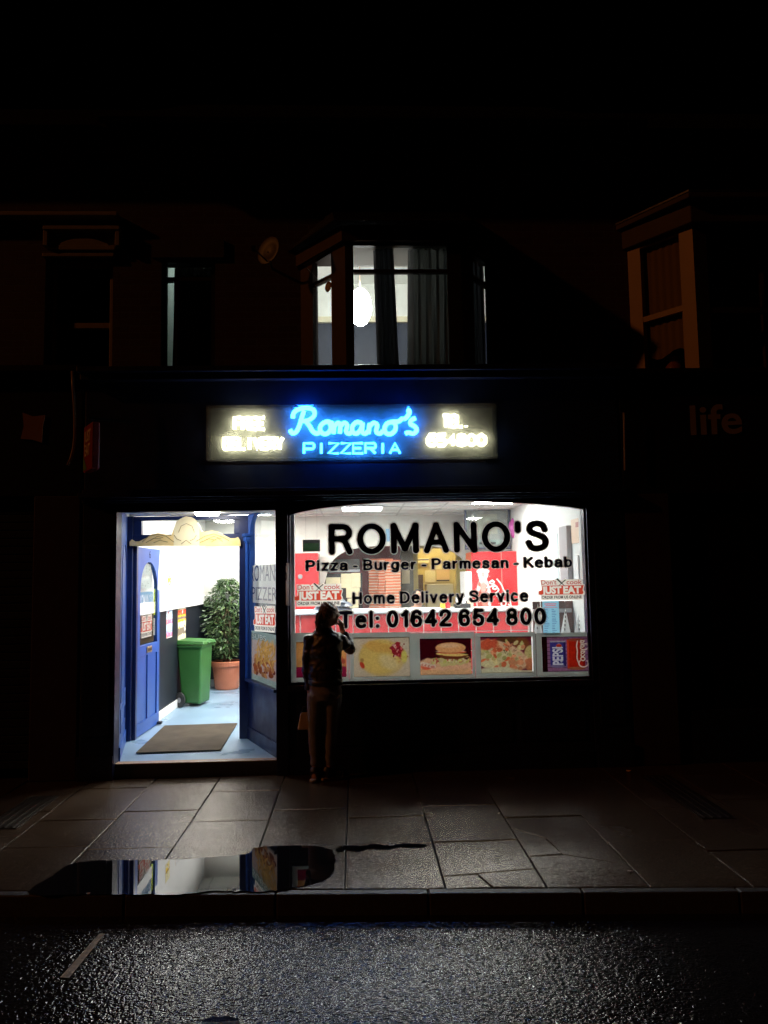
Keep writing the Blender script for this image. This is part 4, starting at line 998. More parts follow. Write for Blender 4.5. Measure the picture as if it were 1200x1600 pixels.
o = mb.build('balloon', mat('purple_balloon', (.50, .08, .34), .25, var=.1), None, smooth=True); o.location = bl; tag(o, 'purple balloon beside the black framed case', 'balloon')
mb = MB(); mb.tube([(0, 0, 0), (.02, .0, -.1), (-.01, 0, -.25), (.03, 0, -.5)], .003, 5)
o = mb.build('balloon_string', M_bx_w); o.location = bl+Vector((0, 0, -.19)); o.name = 'string'; tag(o, 'white string trailing from the purple balloon', 'string')
# small till / jars on counter
o = thing('till', 'small dark till on the counter under the word Service', 'till', (P(722, 950, 3.45).x, 3.45, ztopc))
MB().box(-.11, .11, -.1, .1, .0, .06).build('base', M_black, o, bevel=.006); mb = MB(); mb.hexa([(-.09, -.04, .061), (.09, -.04, .061), (.09, .05, .061), (-.09, .05, .061), (-.09, -.0, .14), (.09, -.0, .14), (.09, .05, .15), (-.09, .05, .15)]); mb.build('display', M_grey, o, bevel=.004)
for i, (px_, h_, r_, lb, mm) in enumerate([(700, .16, .035, 'tall red sauce bottle on the counter beside the till', M_red), (692, .14, .035, 'short yellow sauce bottle left of the red one on the counter', mat('mustard_plastic', (.65, .42, .04), .4)), (735, .12, .05, 'white tub on the counter right of the till', M_bx_w)]):
    o = thing('sauce_bottle' if i < 2 else 'tub', lb, 'bottle' if i < 2 else 'tub', (P(px_, 950, 3.4).x, 3.4, ztopc))
    MB().lathe([(.001, 0), (r_, 0), (r_, h_*.7), (r_*.45, h_*.82), (r_*.3, h_), (.001, h_)] if i < 2 else [(.001, 0), (r_*.85, 0), (r_, h_*.9), (.001, h_*.9)], seg=20).build('bottle' if i < 2 else 'pot', mm, o)
    MB().lathe([(.001, 0), (r_*.32, 0), (r_*.2, .03), (.001, .03)] if i < 2 else [(.001, 0), (r_*1.05, 0), (r_*1.05, .012), (.001, .012)], (0, 0, h_ if i < 2 else h_*.9), 20).build('cap', M_wen, o)
# folded delivery bags on counter
M_bag = mat('grey_blue_nylon', (.16, .19, .24), .45, color2=(.05, .06, .09), scale=6, bump=.6, bscale=14)
for i, (zz, w_, dx, lb) in enumerate([(0, .56, 0, 'lowest folded grey delivery bag on the counter'), (.055, .52, .03, 'middle folded grey delivery bag on the counter'), (.11, .42, -.02, 'topmost folded grey delivery bag of the pile, half behind the sticker')]):
    c0 = P(508, 950, yc+.25)
    mb = MB(); n_ = 14; vs = []
    for j in range(8):
        for i_ in range(n_):
            u, v = i_/(n_-1), j/7; e = min(u, 1-u, v, 1-v); vs.append(((u-.5)*w_, (v-.5)*.4, .056*min(1, (e*6)**.5)*(1+.25*math.sin(u*13+i*2)*math.cos(v*9+i))))
    fs = [(j*n_+i_, j*n_+i_+1, (j+1)*n_+i_+1, (j+1)*n_+i_) for j in range(7) for i_ in range(n_-1)]
    mb.add(vs, fs); mb.add([(-w_/2, -.2, 0), (w_/2, -.2, 0), (w_/2, .2, 0), (-w_/2, .2, 0)], [(0, 3, 2, 1)])
    o = mb.build('delivery_bag', M_bag, None, smooth=True); o.location = (c0.x+dx+.1, yc+.27, ztopc+zz+.001); tag(o, lb, 'delivery bag', 'folded delivery bags')

# wheelie bin
q = PZ(303, 1100, FL)
bn = thing('wheelie_bin', 'green two-wheeled wheelie bin inside the doorway', 'wheelie bin', (q.x+.01, q.y+.25, FL), rz=R(-8))
M_bin = mat('green_bin_plastic', (.032, .135, .026), .42, color2=(.042, .16, .034), scale=5, bump=.12, bscale=90)
s0, s1, H = .205, .235, .84
mb = MB(); mb.hexa([(-s0, -.195, .03), (s0, -.195, .03), (s0, .15, .05), (-s0, .15, .05), (-s1, -.235, H), (s1, -.235, H), (s1, .235, H), (-s1, .235, H)]); mb.build('body', M_bin, bn, bevel=.03)
mb = MB(); mb.box(-s1-.02, s1+.02, -.26, .26, H-.045, H-.005); mb.build('rim', M_bin, bn, bevel=.012)
mb = MB(); mb.hexa([(-s1-.03, -.29, H), (s1+.03, -.29, H), (s1+.03, .28, H), (-s1-.03, .28, H), (-s1-.01, -.265, H+.04), (s1+.01, -.265, H+.04), (s1+.01, .26, H+.06), (-s1-.01, .26, H+.06)]); mb.box(-.1, .1, -.31, -.27, H+.005, H+.02); mb.build('lid', M_bin, bn, bevel=.012)
mb = MB(); mb.tube([(-s1-.02, .33, H+.02), (s1+.02, .33, H+.02)], .016, 10); mb.box(-s1-.02, -s1+.02, .28, .34, H-.0, H+.04); mb.box(s1-.02, s1+.02, .28, .34, H, H+.04); mb.build('handle', M_bin, bn, bevel=.004)
mb = MB(); mb.tube([(-.26, .15, .1), (.26, .15, .1)], .012, 8); mb.build('axle', M_black, bn)
for sx in (-1, 1):
    wh = MB().lathe([(.035, -.03), (.07, -.03), (.075, -.022), (.095, -.025), (.1, -.015), (.1, .015), (.095, .025), (.07, .02), (.065, .03), (.035, .03)], (sx*.265, .15, .1), 28, 'X').build('wheel', mat('tyre_rubber', (.035, .035, .037), .5, var=.3), bn, smooth=False)
    MB().lathe([(.001, -.034), (.034, -.034), (.034, .034), (.001, .034)], (sx*.265, .15, .1), 18, 'X').build('hub', M_grey, wh)
bn.rotation_euler.z = R(80)
bn.location = (q.x+.02, q.y-.04, FL); bn.scale = (.92, .76, 1.0)
# ficus in terracotta pot
q = PZ(351, 1079, FL)
pl = thing('potted_tree', 'bushy green fig tree in a terracotta coloured pot by the wall', 'potted plant', (q.x, q.y+.2, FL))
M_terra = mat('terracotta_plastic', (.42, .13, .065), .45, color2=(.48, .16, .08), scale=5)
MB().lathe([(.001, 0), (.175, 0), (.185, .02), (.225, .36), (.25, .365), (.255, .43), (.24, .44), (.225, .43), (.22, .40), (.001, .39)], seg=40).build('pot', M_terra, pl, smooth=False)
MB().lathe([(.001, .395), (.218, .401)], seg=24).build('soil', M_joint, pl)
M_bark = mat('pale_bark', (.30, .22, .13), .7, var=.3, scale=30, bump=.3)
for sgn in (-1, 1):
    MB().tube([(sgn*.045*math.cos(t*5), sgn*.045*math.sin(t*5), .38+t*.9) for t in [k/14 for k in range(15)]], [.021-.008*k/14 for k in range(15)], 8).build('trunk', M_bark, pl, smooth=True)
mb = MB(); rs = random.Random(3); mb2 = MB()
def crown_r(h): # h 0..1
    return .33*math.sin(math.pi*min(max(.10+.84*h, 0), 1))**.6*(1 if h < .75 else 1-.15*(h-.75)/.25)
for i in range(2300):
    h = rs.random(); a = rs.random()*6.283; rr = crown_r(h)*(rs.random()**.40)*(1+.22*math.sin(a*3+h*7)); z = .50+h*1.24
    c = Vector((rr*math.cos(a), rr*math.sin(a), z))
    out = Vector((math.cos(a), math.sin(a), rs.uniform(-1.1, .2))).normalized(); side = out.cross(Vector((0, 0, 1))).normalized()
    side = (side+Vector((rs.uniform(-.5, .5), rs.uniform(-.5, .5), rs.uniform(-.5, .5)))).normalized(); L_ = rs.uniform(.05, .085); W_ = L_*.24; up = out.cross(side)*.010
    mb.cur = rs.choice([0, 0, 1, 2])
    mb.add([c, c+out*L_*.35+side*W_+up, c+out*L_*.7+side*W_*.8+up, c+out*L_, c+out*L_*.7-side*W_*.8+up, c+out*L_*.35-side*W_+up], [(0, 1, 2, 3), (0, 3, 4, 5)])
mb.build('foliage', None, pl, mats=[mat('leaf_dark', (.035, .075, .025), .35, var=.3), mat('leaf_mid', (.06, .12, .035), .35, var=.3), mat('leaf_pale', (.12, .18, .07), .4, var=.3)])
for i in range(40):
    h = rs.random()*.9; a = rs.random()*6.28; rr = crown_r(h)*.85; mb2.tube([(0, 0, .6+h*.5), (rr*.5*math.cos(a), rr*.5*math.sin(a), .58+h*.9), (rr*math.cos(a), rr*math.sin(a), .55+h*1.05)], [.006, .004, .002], 5)
mb2.build('branches', M_bark, pl)
# door mat
m4 = [PZ(212, 1179, FL), PZ(345, 1174, FL), PZ(371, 1132, FL), PZ(257, 1136, FL)]
mc0 = sum(m4, Vector())/4
mb = MB(); mb.prism([(p.x-mc0.x, p.y-mc0.y, .0105) for p in m4], (0, 0, .010))
o = mb.build('door_mat', mat('brown_coir', (.13, .10, .062), .95, color2=(.07, .055, .035), scale=5, bump=1.0, bscale=400), None, bevel=.003); o.location = (mc0.x, mc0.y, FL); tag(o, 'brown coir mat across the shop threshold', 'door mat')
o.location.z = FL-.001
# posters and leaflets on the left wall
def wall_poster(px0, px1, py0, py1, label, cvs, x=XL+.016, name='poster'):
    a = PX(px0, py1, x); b = PX(px1, py1, x); c = PX(px0, py0, x)
    o = thing(name, label, 'poster', (x, a.y, a.z), 'posters on the entrance wall')
    picture('print', cvs, (0, 0, 0), (0, b.y-a.y, 0), (0, 0, c.z-a.z), o, m=picture_mat('card_print', .0))
    MB().box(-.012, -.002, 0, b.y-a.y, 0, c.z-a.z).build('backing', M_bx_w, o); return o
def pcv(seed, bg, cols, bands=3):
    cv = Canvas(24, 40, bg); rs = np.random.RandomState(seed)
    for k in range(bands):
        y0 = rs.uniform(0, .8); cv.rect(0, 1, y0, y0+rs.uniform(.06, .2), cols[rs.randint(len(cols))])
    return cv.scatter(14, .1, .9, .1, .9, .04, cols, seed+1)
wall_poster(262, 268, 890, 917, 'yellow and brown picture poster above the dado shelf by the door edge', pcv(1, (.8, .72, .4), [(.85, .6, .1), (.3, .12, .05), (.8, .8, .75)]), XL+.004)
wall_poster(277, 284, 892, 931, 'narrow red and grey poster above the dado shelf, nearer the corner', pcv(2, (.7, .68, .68), [(.6, .1, .1), (.2, .08, .07), (.8, .8, .8)]), XL+.004)
wall_poster(260, 269, 949, 998, 'blue pink and tan poster below the dado shelf beside the open door', pcv(3, (.55, .68, .8), [(.7, .2, .3), (.8, .5, .35), (.3, .45, .75)], 4))
wall_poster(278, 290, 949, 1002, 'yellow and orange poster with red heading below the dado shelf', pcv(4, (.8, .72, .5), [(.85, .5, .05), (.75, .1, .05), (.25, .2, .15), (.85, .8, .75)], 5))
# security camera on lobby-side ceiling
c0 = P(341, 811, 4.2)
sc = thing('security_camera', 'small white security camera under the ceiling seen through the fanlight', 'security camera', (c0.x, 4.2, c0.z))
MB().tube([(0, 0, 0), (.07, -.12, -.03)], .035, 14).build('body', mat('white_enamel', (.8, .8, .8), .4), sc); MB().tube([(0, 0, .02), (0, .02, ZC-c0.z)], .012, 8).build('bracket', M_grey, sc)
MB().tube([(.0705, -.1205, -.0302), (.075, -.13, -.032)], .022, 12).build('lens', M_black, sc)
tb = P(305, 803, 3.4)
o = MB().tube([(XL+.5, 3.2, ZC-.05), (XL+.65, 4.9, ZC-.05)], .02, 10).build('conduit', M_grey, None); tag(o, 'long thin conduit running under the ceiling seen through the fanlight', 'conduit')

# right wall things
def rw(px0, px1, py0, py1, th, name, label, m, cat):
    x = XRm-th
    a = PX(px0, py1, x); b = PX(px1, py1, x); c = PX(px0, py0, x); y0, y1 = sorted((a.y, b.y))
    o = MB().box(0, th-.002, 0, y1-y0, 0, c.z-a.z).build(name, m, None, bevel=.004); o.location = (x, y0, a.z); return tag(o, label, cat)
M_wen = mat('white_enamel', (.8, .8, .8), .4)
rw(876, 888, 823, 918, .06, 'wall_trunking', 'tall grey trunking box on the right wall above the sticker', mat('grey_lilac_box', (.36, .34, .36), .5), 'trunking')
rw(893, 909, 812, 850, .012, 'wall_notice', 'tall white notice with red stamp high on the right wall', mat('white_card', (.80, .76, .68), .6), 'notice')
rw(899, 905, 816, 824, .016, 'red_stamp', 'small dull red label on the tall white notice', mat('dull_red_print', (.42, .16, .14), .6), 'label')
rw(897, 904, 868, 912, .02, 'wall_panel', 'slim white panel low on the right wall by the window edge', M_wen, 'panel')
rw(862, 873, 835, 905, .008, 'wall_chart', 'pale cyan and white chart on the right wall left of the grey trunking', mat('pale_cyan_card', (.62, .76, .78), .6), 'chart')
# bench with napkin cones and blue menu, in front of the counter right
bz = P(880, 945, 1.0)
bx0, bx1 = P(836, 960, 1.0).x, XRm-.03
bq = thing('wooden_shelf', 'dark wooden ledge with pale rail behind the lower right window', 'shelf', ((bx0+bx1)/2, 1.0, FL))
mb = MB(); k = 0; xx = bx0
while xx < bx1-.05: mb.box(xx, xx+.085, 1.1, 1.12, FL, P(880, 939, 1.1).z); xx += .092
part(mb, 'boarding', mat('dark_red_wood', (.14, .05, .045), .5, var=.4, scale=8), bq, bevel=.003)
part(MB().box(bx0, bx1, 1.04, 1.098, P(880, 957, 1.05).z, P(880, 951, 1.05).z), 'rail', M_grey, bq, bevel=.006)
for s_ in (bx0+.02, bx1-.06): part(MB().box(s_, s_+.04, 1.121, 1.18, FL, P(880, 941, 1.1).z), 'upright', M_black, bq)
def cone(px, w_, py0, py1, label):
    a = P(px, py1, .9); t = P(px, py0, .9); hh = t.z-a.z
    mb = MB(); N = 14
    vs = [(w_*math.cos(2*math.pi*k/N)*(1+.1*math.sin(k*3)), .03*math.sin(2*math.pi*k/N), 0) for k in range(N)]+[(w_*.12, 0, hh)]
    mb.add(vs, [(k, (k+1) % N, N) for k in range(N)]+[tuple(range(N))[::-1]])
    o = thing('paper_cone', label, 'napkin', (a.x, .9, a.z), 'pointed white napkins behind the window')
    mb.build('napkin', M_wen, o, smooth=False)
    m2 = MB()
    for k in range(5): m2.box(-w_*.45+k*.004, -w_*.2+k*.004, -.0345, -.032, .05+k*.045, .075+k*.045)
    m2.build('print', mat('grey_print', (.18, .18, .18), .7), o)
cone(841, .045, 943, 990, 'leftmost white pointed napkin, left of the blue menu'); cone(884, .055, 950, 992, 'white pointed napkin between blue menu and window edge'); cone(907, .062, 942, 992, 'large white pointed napkin nearest the right window edge')

# ---------------------------------------------------------------- prints and stickers on the window glass
YS = YG+.012
def menu_sheet():
    a, b = P(849, 992, YS), P(873, 939, YS)
    cv = Canvas(60, 120, (.30, .62, .80))
    rs = np.random.RandomState(2)
    cv.rect(.12, .85, .90, .93, (.7, .15, .2)); cv.rect(.2, .8, .85, .88, (.7, .15, .2)); cv.rect(.1, .9, .80, .82, (.6, .2, .3))
    for k in range(14):
        yy = .75-k*.052; cv.rect(.08, .08+rs.uniform(.15, .35), yy, yy+.016, (.1, .2, .45)); cv.rect(.55, .55+rs.uniform(.15, .35), yy-.01, yy+.008, (.1, .2, .45)) 
    o = thing('menu_sheet', 'light blue menu sheet stuck inside the window below the right sticker', 'menu', (a.x, YS, a.z))
    picture('print', cv, (0, 0, 0), (b.x-a.x, 0, 0), (0, 0, b.z-a.z), o); 
menu_sheet()

YST = YG+.002
def raster_text(cv, s_, x0, x1, y0, cap, col, base=0.0, grow=0.0):
    """paint a word into a picture canvas; box x0..x1 and baseline y0, cap height, all as fractions"""
    mbt = MB(); add_text(mbt, s_, (x0*cv.asp, y0, 0), ((x1-x0)*cv.asp, 0, 0), (0, cap, 0), offset=grow, base=base, n=(0, 0, 0)); vs = np.array(mbt.v)
    m = np.zeros(cv.u.shape)
    for f in mbt.f:
        for k in range(1, len(f)-1):
            a, b, c = vs[f[0]], vs[f[k]], vs[f[k+1]]; 
            lo = np.minimum(np.minimum(a, b), c); hi = np.maximum(np.maximum(a, b), c)
            i0, i1 = np.searchsorted(cv.u[0], [lo[0]-.01, hi[0]+.01]); j0, j1 = np.searchsorted(cv.v[:, 0], [lo[1]-.01, hi[1]+.01])
            if i1 <= i0 or j1 <= j0: continue
            U_, V_ = cv.u[j0:j1, i0:i1], cv.v[j0:j1, i0:i1]
            d = lambda p, q: (q[0]-p[0])*(V_-p[1])-(q[1]-p[1])*(U_-p[0])
            e1, e2, e3 = d(a, b), d(b, c), d(c, a); ins = ((e1 >= 0) & (e2 >= 0) & (e3 >= 0)) | ((e1 <= 0) & (e2 <= 0) & (e3 <= 0))
            m[j0:j1, i0:i1] = np.maximum(m[j0:j1, i0:i1], ins)
    cv.blend(m, col); return cv
def raster_stroke(cv, pts, w_, col):
    d = np.full(cv.u.shape, 9.0)
    for (xa, ya), (xb, yb) in zip(pts[:-1], pts[1:]):
        xa, xb = xa*cv.asp, xb*cv.asp; dx, dy = xb-xa, yb-ya; L2 = dx*dx+dy*dy+1e-9
        t = np.clip(((cv.u-xa)*dx+(cv.v-ya)*dy)/L2, 0, 1); d = np.minimum(d, np.hypot(cv.u-xa-t*dx, cv.v-ya-t*dy))
    cv.blend((w_-d)/.012+.5, col)
def cola_canvas(cv, O, U, V, col, w_):
    for st in COLA: raster_stroke(cv, [(O[0]+U[0]*x+V[0]*y, O[1]+U[1]*x+V[1]*y) for x, y in smo([(a_, b_) for a_, b_ in st], 4)], w_, col)
def raster_rot(cv, s_, x0, x1, y0, y1, col):       # word running upwards
    t_ = Canvas(cv.ny, cv.nx, (0, 0, 0)); raster_text(t_, s_, y0, y1, 1-x1, (x1-x0), (1, 1, 1), .02, .01)
    cv.blend(np.rot90(t_.c[..., 0], 1) if False else t_.c[..., 0].T[:, ::-1], col)
def poly_mask(cv, pts):
    m = np.zeros(cv.u.shape, bool); n_ = len(pts)
    for i_ in range(n_):
        (xa, ya), (xb, yb) = pts[i_], pts[(i_+1) % n_]; xa *= cv.asp; xb *= cv.asp
        if ya == yb: continue
        m ^= ((ya > cv.v) != (yb > cv.v)) & (cv.u < (xb-xa)*(cv.v-ya)/(yb-ya)+xa)
    return m
M_stick = picture_mat('sticker_print', .55)
def eat_sticker(O, U, V, n, label, glow=True):
    """white bordered takeaway-ordering sticker; U width vector, V height vector, n towards the viewer"""
    O, U, V, n = Vector(O), Vector(U), Vector(V), Vector(n).normalized()
    o = thing('window_sticker', label, 'sticker', O, 'takeaway ordering stickers')
    cv = Canvas(250, 150, (.90, .84, .76)); cv.asp = 1.9; cv.u = np.meshgrid(np.linspace(0, 1.9, 250), np.linspace(0, 1, 150))[0]
    cv.blend(poly_mask(cv, [(.05, .25), (.95, .25), (.975, .33), (.955, .44), (.985, .67), (.10, .67), (.09, .46), (.015, .42), (.02, .28)]).astype(float), (.66, .07, .035))
    raster_text(cv, "Don't", .08, .40, .72, .20, (.62, .07, .05), .0, .012); raster_text(cv, "cook", .62, .94, .72, .20, (.62, .07, .05), .0, .012)
    raster_text(cv, "JUST", .09, .50, .31, .30, (.92, .86, .78), .035, .02); raster_text(cv, "EAT", .545, .92, .31, .30, (.92, .86, .78), .035, .02)
    raster_text(cv, "ORDER FROM US ONLINE", .08, .93, .07, .12, (.03, .02, .02), .015, .01)
    for (a, b, c, d, w_) in ((.41, .99, .60, .60, .035), (.60, .93, .42, .60, .022)):
        dx, dy = (c-a)*1.9, d-b; L_ = math.hypot(dx, dy); px_, py_ = -dy/L_*w_/1.9, dx/L_*w_
        cv.blend(poly_mask(cv, [(a+px_, b+py_), (a-px_, b-py_), ((a+c)/2-px_, (b+d)/2-py_), (c, d), ((a+c)/2+px_*.6, (b+d)/2+py_*.6)]).astype(float), (.02, .03, .02))
    pr = picture('print', cv, (0, 0, 0), U, V, o, m=M_stick)
    # cut the sheet to the sticker's notched outline
    keep = poly_mask(cv, [(.05, -.01), (.95, -.01), (.955, .22), (.995, .22), (1.01, .34), (.98, .46), (1.01, .70), (.975, .72), (.97, .95), (.62, .95), (.60, .99), (.52, .90), (.42, 1.01), (.36, .93), (.05, .95), (.06, .70), (.07, .66), (.065, .46), (-.01, .42), (-.01, .24), (.05, .22)])
    bm = bmesh.new(); bm.from_mesh(pr.data); bm.verts.ensure_lookup_table(); kf = keep.ravel()
    bmesh.ops.delete(bm, geom=[v for v in bm.verts if not kf[v.index]], context='VERTS'); bm.to_mesh(pr.data); bm.free()
    return o
def st_front(px0, px1, py0, py1, label):
    a, b, c = P(px0, py1, YST), P(px1, py1-.016*(px1-px0), YST), P(px0, py0, YST)
    return eat_sticker(a, b-a, Vector((0, 0, c.z-a.z)), (0, -1, 0), label)
st_front(459, 536, 911, 948, 'red and white ordering sticker at the window\'s left, behind the standing customer')
st_front(841, 914, 904, 938, 'red and white ordering sticker at the right edge of the big window')
for o_ in ():
    pass
a, b, c = on_side(396, 986), on_side(431, 989), on_side(396, 945)
eat_sticker(a, b-a, Vector((0, 0, c.z-a.z)), (sn.x, sn.y, 0), 'red and white ordering sticker on the angled side window')
# board with the name in side window
a, b = on_side(391, 941, -.032), on_side(434, 943, -.032); zt_ = on_side(391, 884, -.032).z
o = thing('name_board', 'white board reading the shop name in dark letters inside the angled side window', 'sign', a)
dU = b-a; dU.z = 0; Uv = dU*1.35; nn3 = Vector((sn.x, sn.y, 0))
MB().prism([Vector((0, 0, 0)), Uv, Uv+Vector((0, 0, zt_-a.z)), Vector((0, 0, zt_-a.z))], -nn3*.006).build('board', film_mat('board_white', (.8, .8, .78), .5), o)
mb = MB(); hh = zt_-a.z; add_text(mb, "ROMANO'S", Vector((0, 0, hh*.58))+Uv*.02, Uv*.94, (0, 0, hh*.42), base=.0, n=nn3*.002); add_text(mb, "PIZZERIA", Vector((0, 0, hh*.08))+Uv*.06, Uv*.86, (0, 0, hh*.34), base=.0, n=nn3*.002); mb.build('lettering', M_ink, o)
# door stickers
def on_door(s, z, o=-.004): return Matrix.Translation(Vector((hinge.x, hinge.y, FL+.012))) @ Matrix.Rotation(ang, 4, 'Z') @ Vector((s, o+.02, z))
dn = Matrix.Rotation(ang, 3, 'Z') @ Vector((0, -1, 0))
gx0, gx1 = dst+.02, DW-dst-.02
eat_sticker(on_door(gx0+.10*(gx1-gx0), 1.06), on_door(gx1-.22*(gx1-gx0), 1.06)-on_door(gx0+.10*(gx1-gx0), 1.06), (0, 0, .27), dn, 'narrow looking red and white ordering sticker on the open door\'s glass')
o = thing('name_board', 'pale blue board with the shop name behind the open door\'s glass', 'sign', on_door(gx0, 1.36, .004))
Ud = on_door(gx1-.14*(gx1-gx0), 1.36)-on_door(gx0, 1.36)
MB().prism([Vector(), Ud, Ud+Vector((0, 0, .22)), Vector((0, 0, .22))], -dn*.004).build('board', film_mat('board_blue', (.20, .40, .62), .4), o)
mb = MB(); add_text(mb, "ROMANO'S", Ud*.04+Vector((0, 0, .03)), Ud*.92, (0, 0, .16), base=.01, n=dn*.002); mb.build('lettering', film_mat('board_pale', (.75, .8, .85), .4), o)
o = thing('opening_strip', 'acid yellow strip sticker down the edge of the open door\'s glass', 'sticker', on_door(gx1-.10*(gx1-gx0), 1.30, .002))
Us = on_door(gx1, 1.3)-on_door(gx1-.10*(gx1-gx0), 1.3)
cv = Canvas(10, 50, (.62, .75, .05)).scatter(8, .2, .8, .1, .9, .03, [(.15, .25, .05)], 5)
picture('print', cv, (0, 0, 0), Us, (0, 0, .31), o); cv = Canvas(10, 30, (.8, .8, .78)).scatter(8, .2, .8, .1, .9, .03, [(.15, .15, .15)], 6)
picture('white_label', cv, (0, 0, -.24), Us, (0, 0, .2), o)
brn = thing('brown_film', 'brown film backing low in the open door\'s glass', 'film', on_door(gx0-.01, .99, .012))
Ub = on_door(gx1, .99)-on_door(gx0, .99); MB().prism([Vector(), Ub, Ub+Vector((0, 0, .42)), Vector((0, 0, .42))], -dn*.002).build('film', film_mat('brown_film_', (.14, .09, .05), .3), brn)
for k, (s_, z_, w_, h_, lb) in enumerate([(.12, 1.78, .62, .12, 'upper pale grey notice behind the glass of the open door'), (.16, 1.62, .55, .11, 'middle white notice behind the glass of the open door')]):
    o = thing('door_notice', lb, 'notice', on_door(gx0+s_*(gx1-gx0), z_, .006), 'notices on the open door')
    Un = (on_door(gx1, 1)-on_door(gx0, 1))*w_; cv = Canvas(30, 20, (.62, .66, .64)).scatter(12, .1, .9, .2, .8, .03, [(.35, .38, .36)], k+4, 3); picture('print', cv, (0, 0, 0), Un, (0, 0, h_), o)

# frosted photo strip along the bottom of the window ------------------------------
M_frost = film_mat('frosted_white_film', (.66, .68, .65), .48)
def strip(px0, px1, hole, label):
    a = P(px0, 1100, YST); b = P(px1, 1100, YST)
    z1 = P((px0+px1)/2, 988.5, YST).z
    h0, h1 = P(hole[0], hole[3], YST), P(hole[1], hole[2], YST)
    o = thing('window_film', label, 'window film', ((a.x+b.x)/2, YST+.003, zs0), 'frosted film panels along the window')
    mb = MB(); y0, y1 = YST+.003, YST+.0045
    mb.box(a.x, h0.x, y0, y1, zs0+.002, z1); mb.box(h1.x, b.x, y0, y1, zs0+.002, z1); mb.box(h0.x, h1.x, y0, y1, zs0+.002, h0.z); mb.box(h0.x, h1.x, y0, y1, h1.z, z1)
    part(mb, 'film', M_frost, o); return o
strip(451, 546, (463, 541, 1003, 1058), 'pale film panel behind the customer\'s back'); strip(546.5, 641, (553, 640, 996, 1057), 'pale film panel round the yellow parmesan picture')
strip(642, 744, (657, 737, 998, 1054), 'pale film panel round the burger picture'); strip(744.5, 840, (752, 832, 995, 1051), 'pale film panel round the kebab picture'); strip(841, 927, (848, 922, 995, 1049), 'pale film panel round the drink cans picture')
def food(px0, px1, py0, py1, cvs, label):
    a, b, c = P(px0, py1, YST), P(px1, py1-.014*(px1-px0), YST), P(px0, py0, YST)
    o = thing('food_picture', label, 'picture', a, 'food pictures along the window')
    cvs.c = np.clip(cvs.c*(1+(vnoise(cvs.nx, cvs.ny, 60, 31)[..., None]-.5)*.22), 0, 1)**1.4*.60
    picture('print', cvs, (0, 0, 0), b-a, (0, 0, c.z-a.z), o, m=picture_mat('film_print', .45)); return o
# 1 filled sandwich, mostly behind the customer
cv = Canvas(130, 90, (.75, .42, .18)); cv.noise(3, .3, 4); cv.rect(0, 1, 0, .30, (.35, .03, .10)); cv.ell(.45, .32, .5, .10, (.8, .6, .5), soft=.2, rag=.2)
cv.scatter(70, .2, .95, .15, .65, .05, [(.75, .35, .25), (.55, .15, .10), (.85, .65, .5), (.8, .75, .6)], 11)
food(463, 541, 1003, 1059, cv, 'meat sandwich picture half hidden behind the customer')
# 2 parmesan plate
cv = Canvas(150, 100, (.66, .56, .44)); cv.ell(.5, .48, .62, .47, (.66, .50, .26), soft=.12); cv.ell(.47, .5, .55, .43, (.74, .56, .22), soft=.12); cv.ell(.45, .75, .40, .13, (.70, .46, .16), soft=.5, rag=.3, rot=-.15)
cv.ell(.62, .36, .28, .16, (.74, .60, .34), soft=.7, rag=.3, rot=-.5); cv.ell(.80, .64, .17, .25, (.42, .05, .07), soft=.15, rag=.7, seed=4, rot=.5); cv.scatter(34, .70, .90, .5, .82, .022, [(.65, .18, .18), (.35, .03, .06), (.72, .42, .38)], 3)
cv.ell(.90, .50, .08, .16, (.68, .6, .2), soft=.5); cv.ell(.15, .30, .055, .095, (.60, .10, .05), soft=.3, rot=.5); cv.ell(.15, .42, .05, .05, (.45, .30, .12), soft=.6); cv.noise(30, .14, 7)
food(553, 641, 996, 1058, cv, 'picture of a yellow breaded parmesan on a plate')
# 3 burger
cv = Canvas(150, 105, (.10, .008, .02)); cv.rect(0, 1, 0, .20, (.78, .50, .30)); cv.ell(.5, .30, .95, .17, (.80, .50, .34), soft=.2, rag=.3); cv.ell(.12, .24, .16, .10, (.72, .20, .12), soft=.3); 
for k in range(4): cv.ell(.06+k*.06, .30-k*.02, .09, .06, (.82, .66, .55), soft=.3); cv.ell(.06+k*.06, .28-k*.02, .06, .04, (.7, .35, .28), soft=.3)
cv.ell(.62, .38, .52, .13, (.66, .58, .30), soft=.2, rag=.7, seed=5); cv.scatter(40, .22, .98, .32, .46, .03, [(.60, .58, .22), (.74, .62, .40), (.58, .2, .14)], 7)
cv.ell(.64, .50, .40, .08, (.26, .09, .05), soft=.2, rag=.4, seed=8); cv.ell(.62, .56, .42, .045, (.80, .60, .25), soft=.2, rag=.3, rot=-.05); cv.ell(.62, .62, .40, .045, (.70, .16, .10), soft=.2); cv.ell(.60, .645, .4, .02, (.75, .7, .6), soft=.3)
cv.ell(.60, .74, .42, .15, (.80, .46, .24), soft=.10); cv.rect(.31, .9, .60, .61, (.5, .2, .1)); cv.ell(.57, .80, .28, .06, (.84, .56, .36), soft=.6); cv.noise(26, .2, 5)
food(657, 737, 998, 1055, cv, 'picture of a burger against a dark red ground')
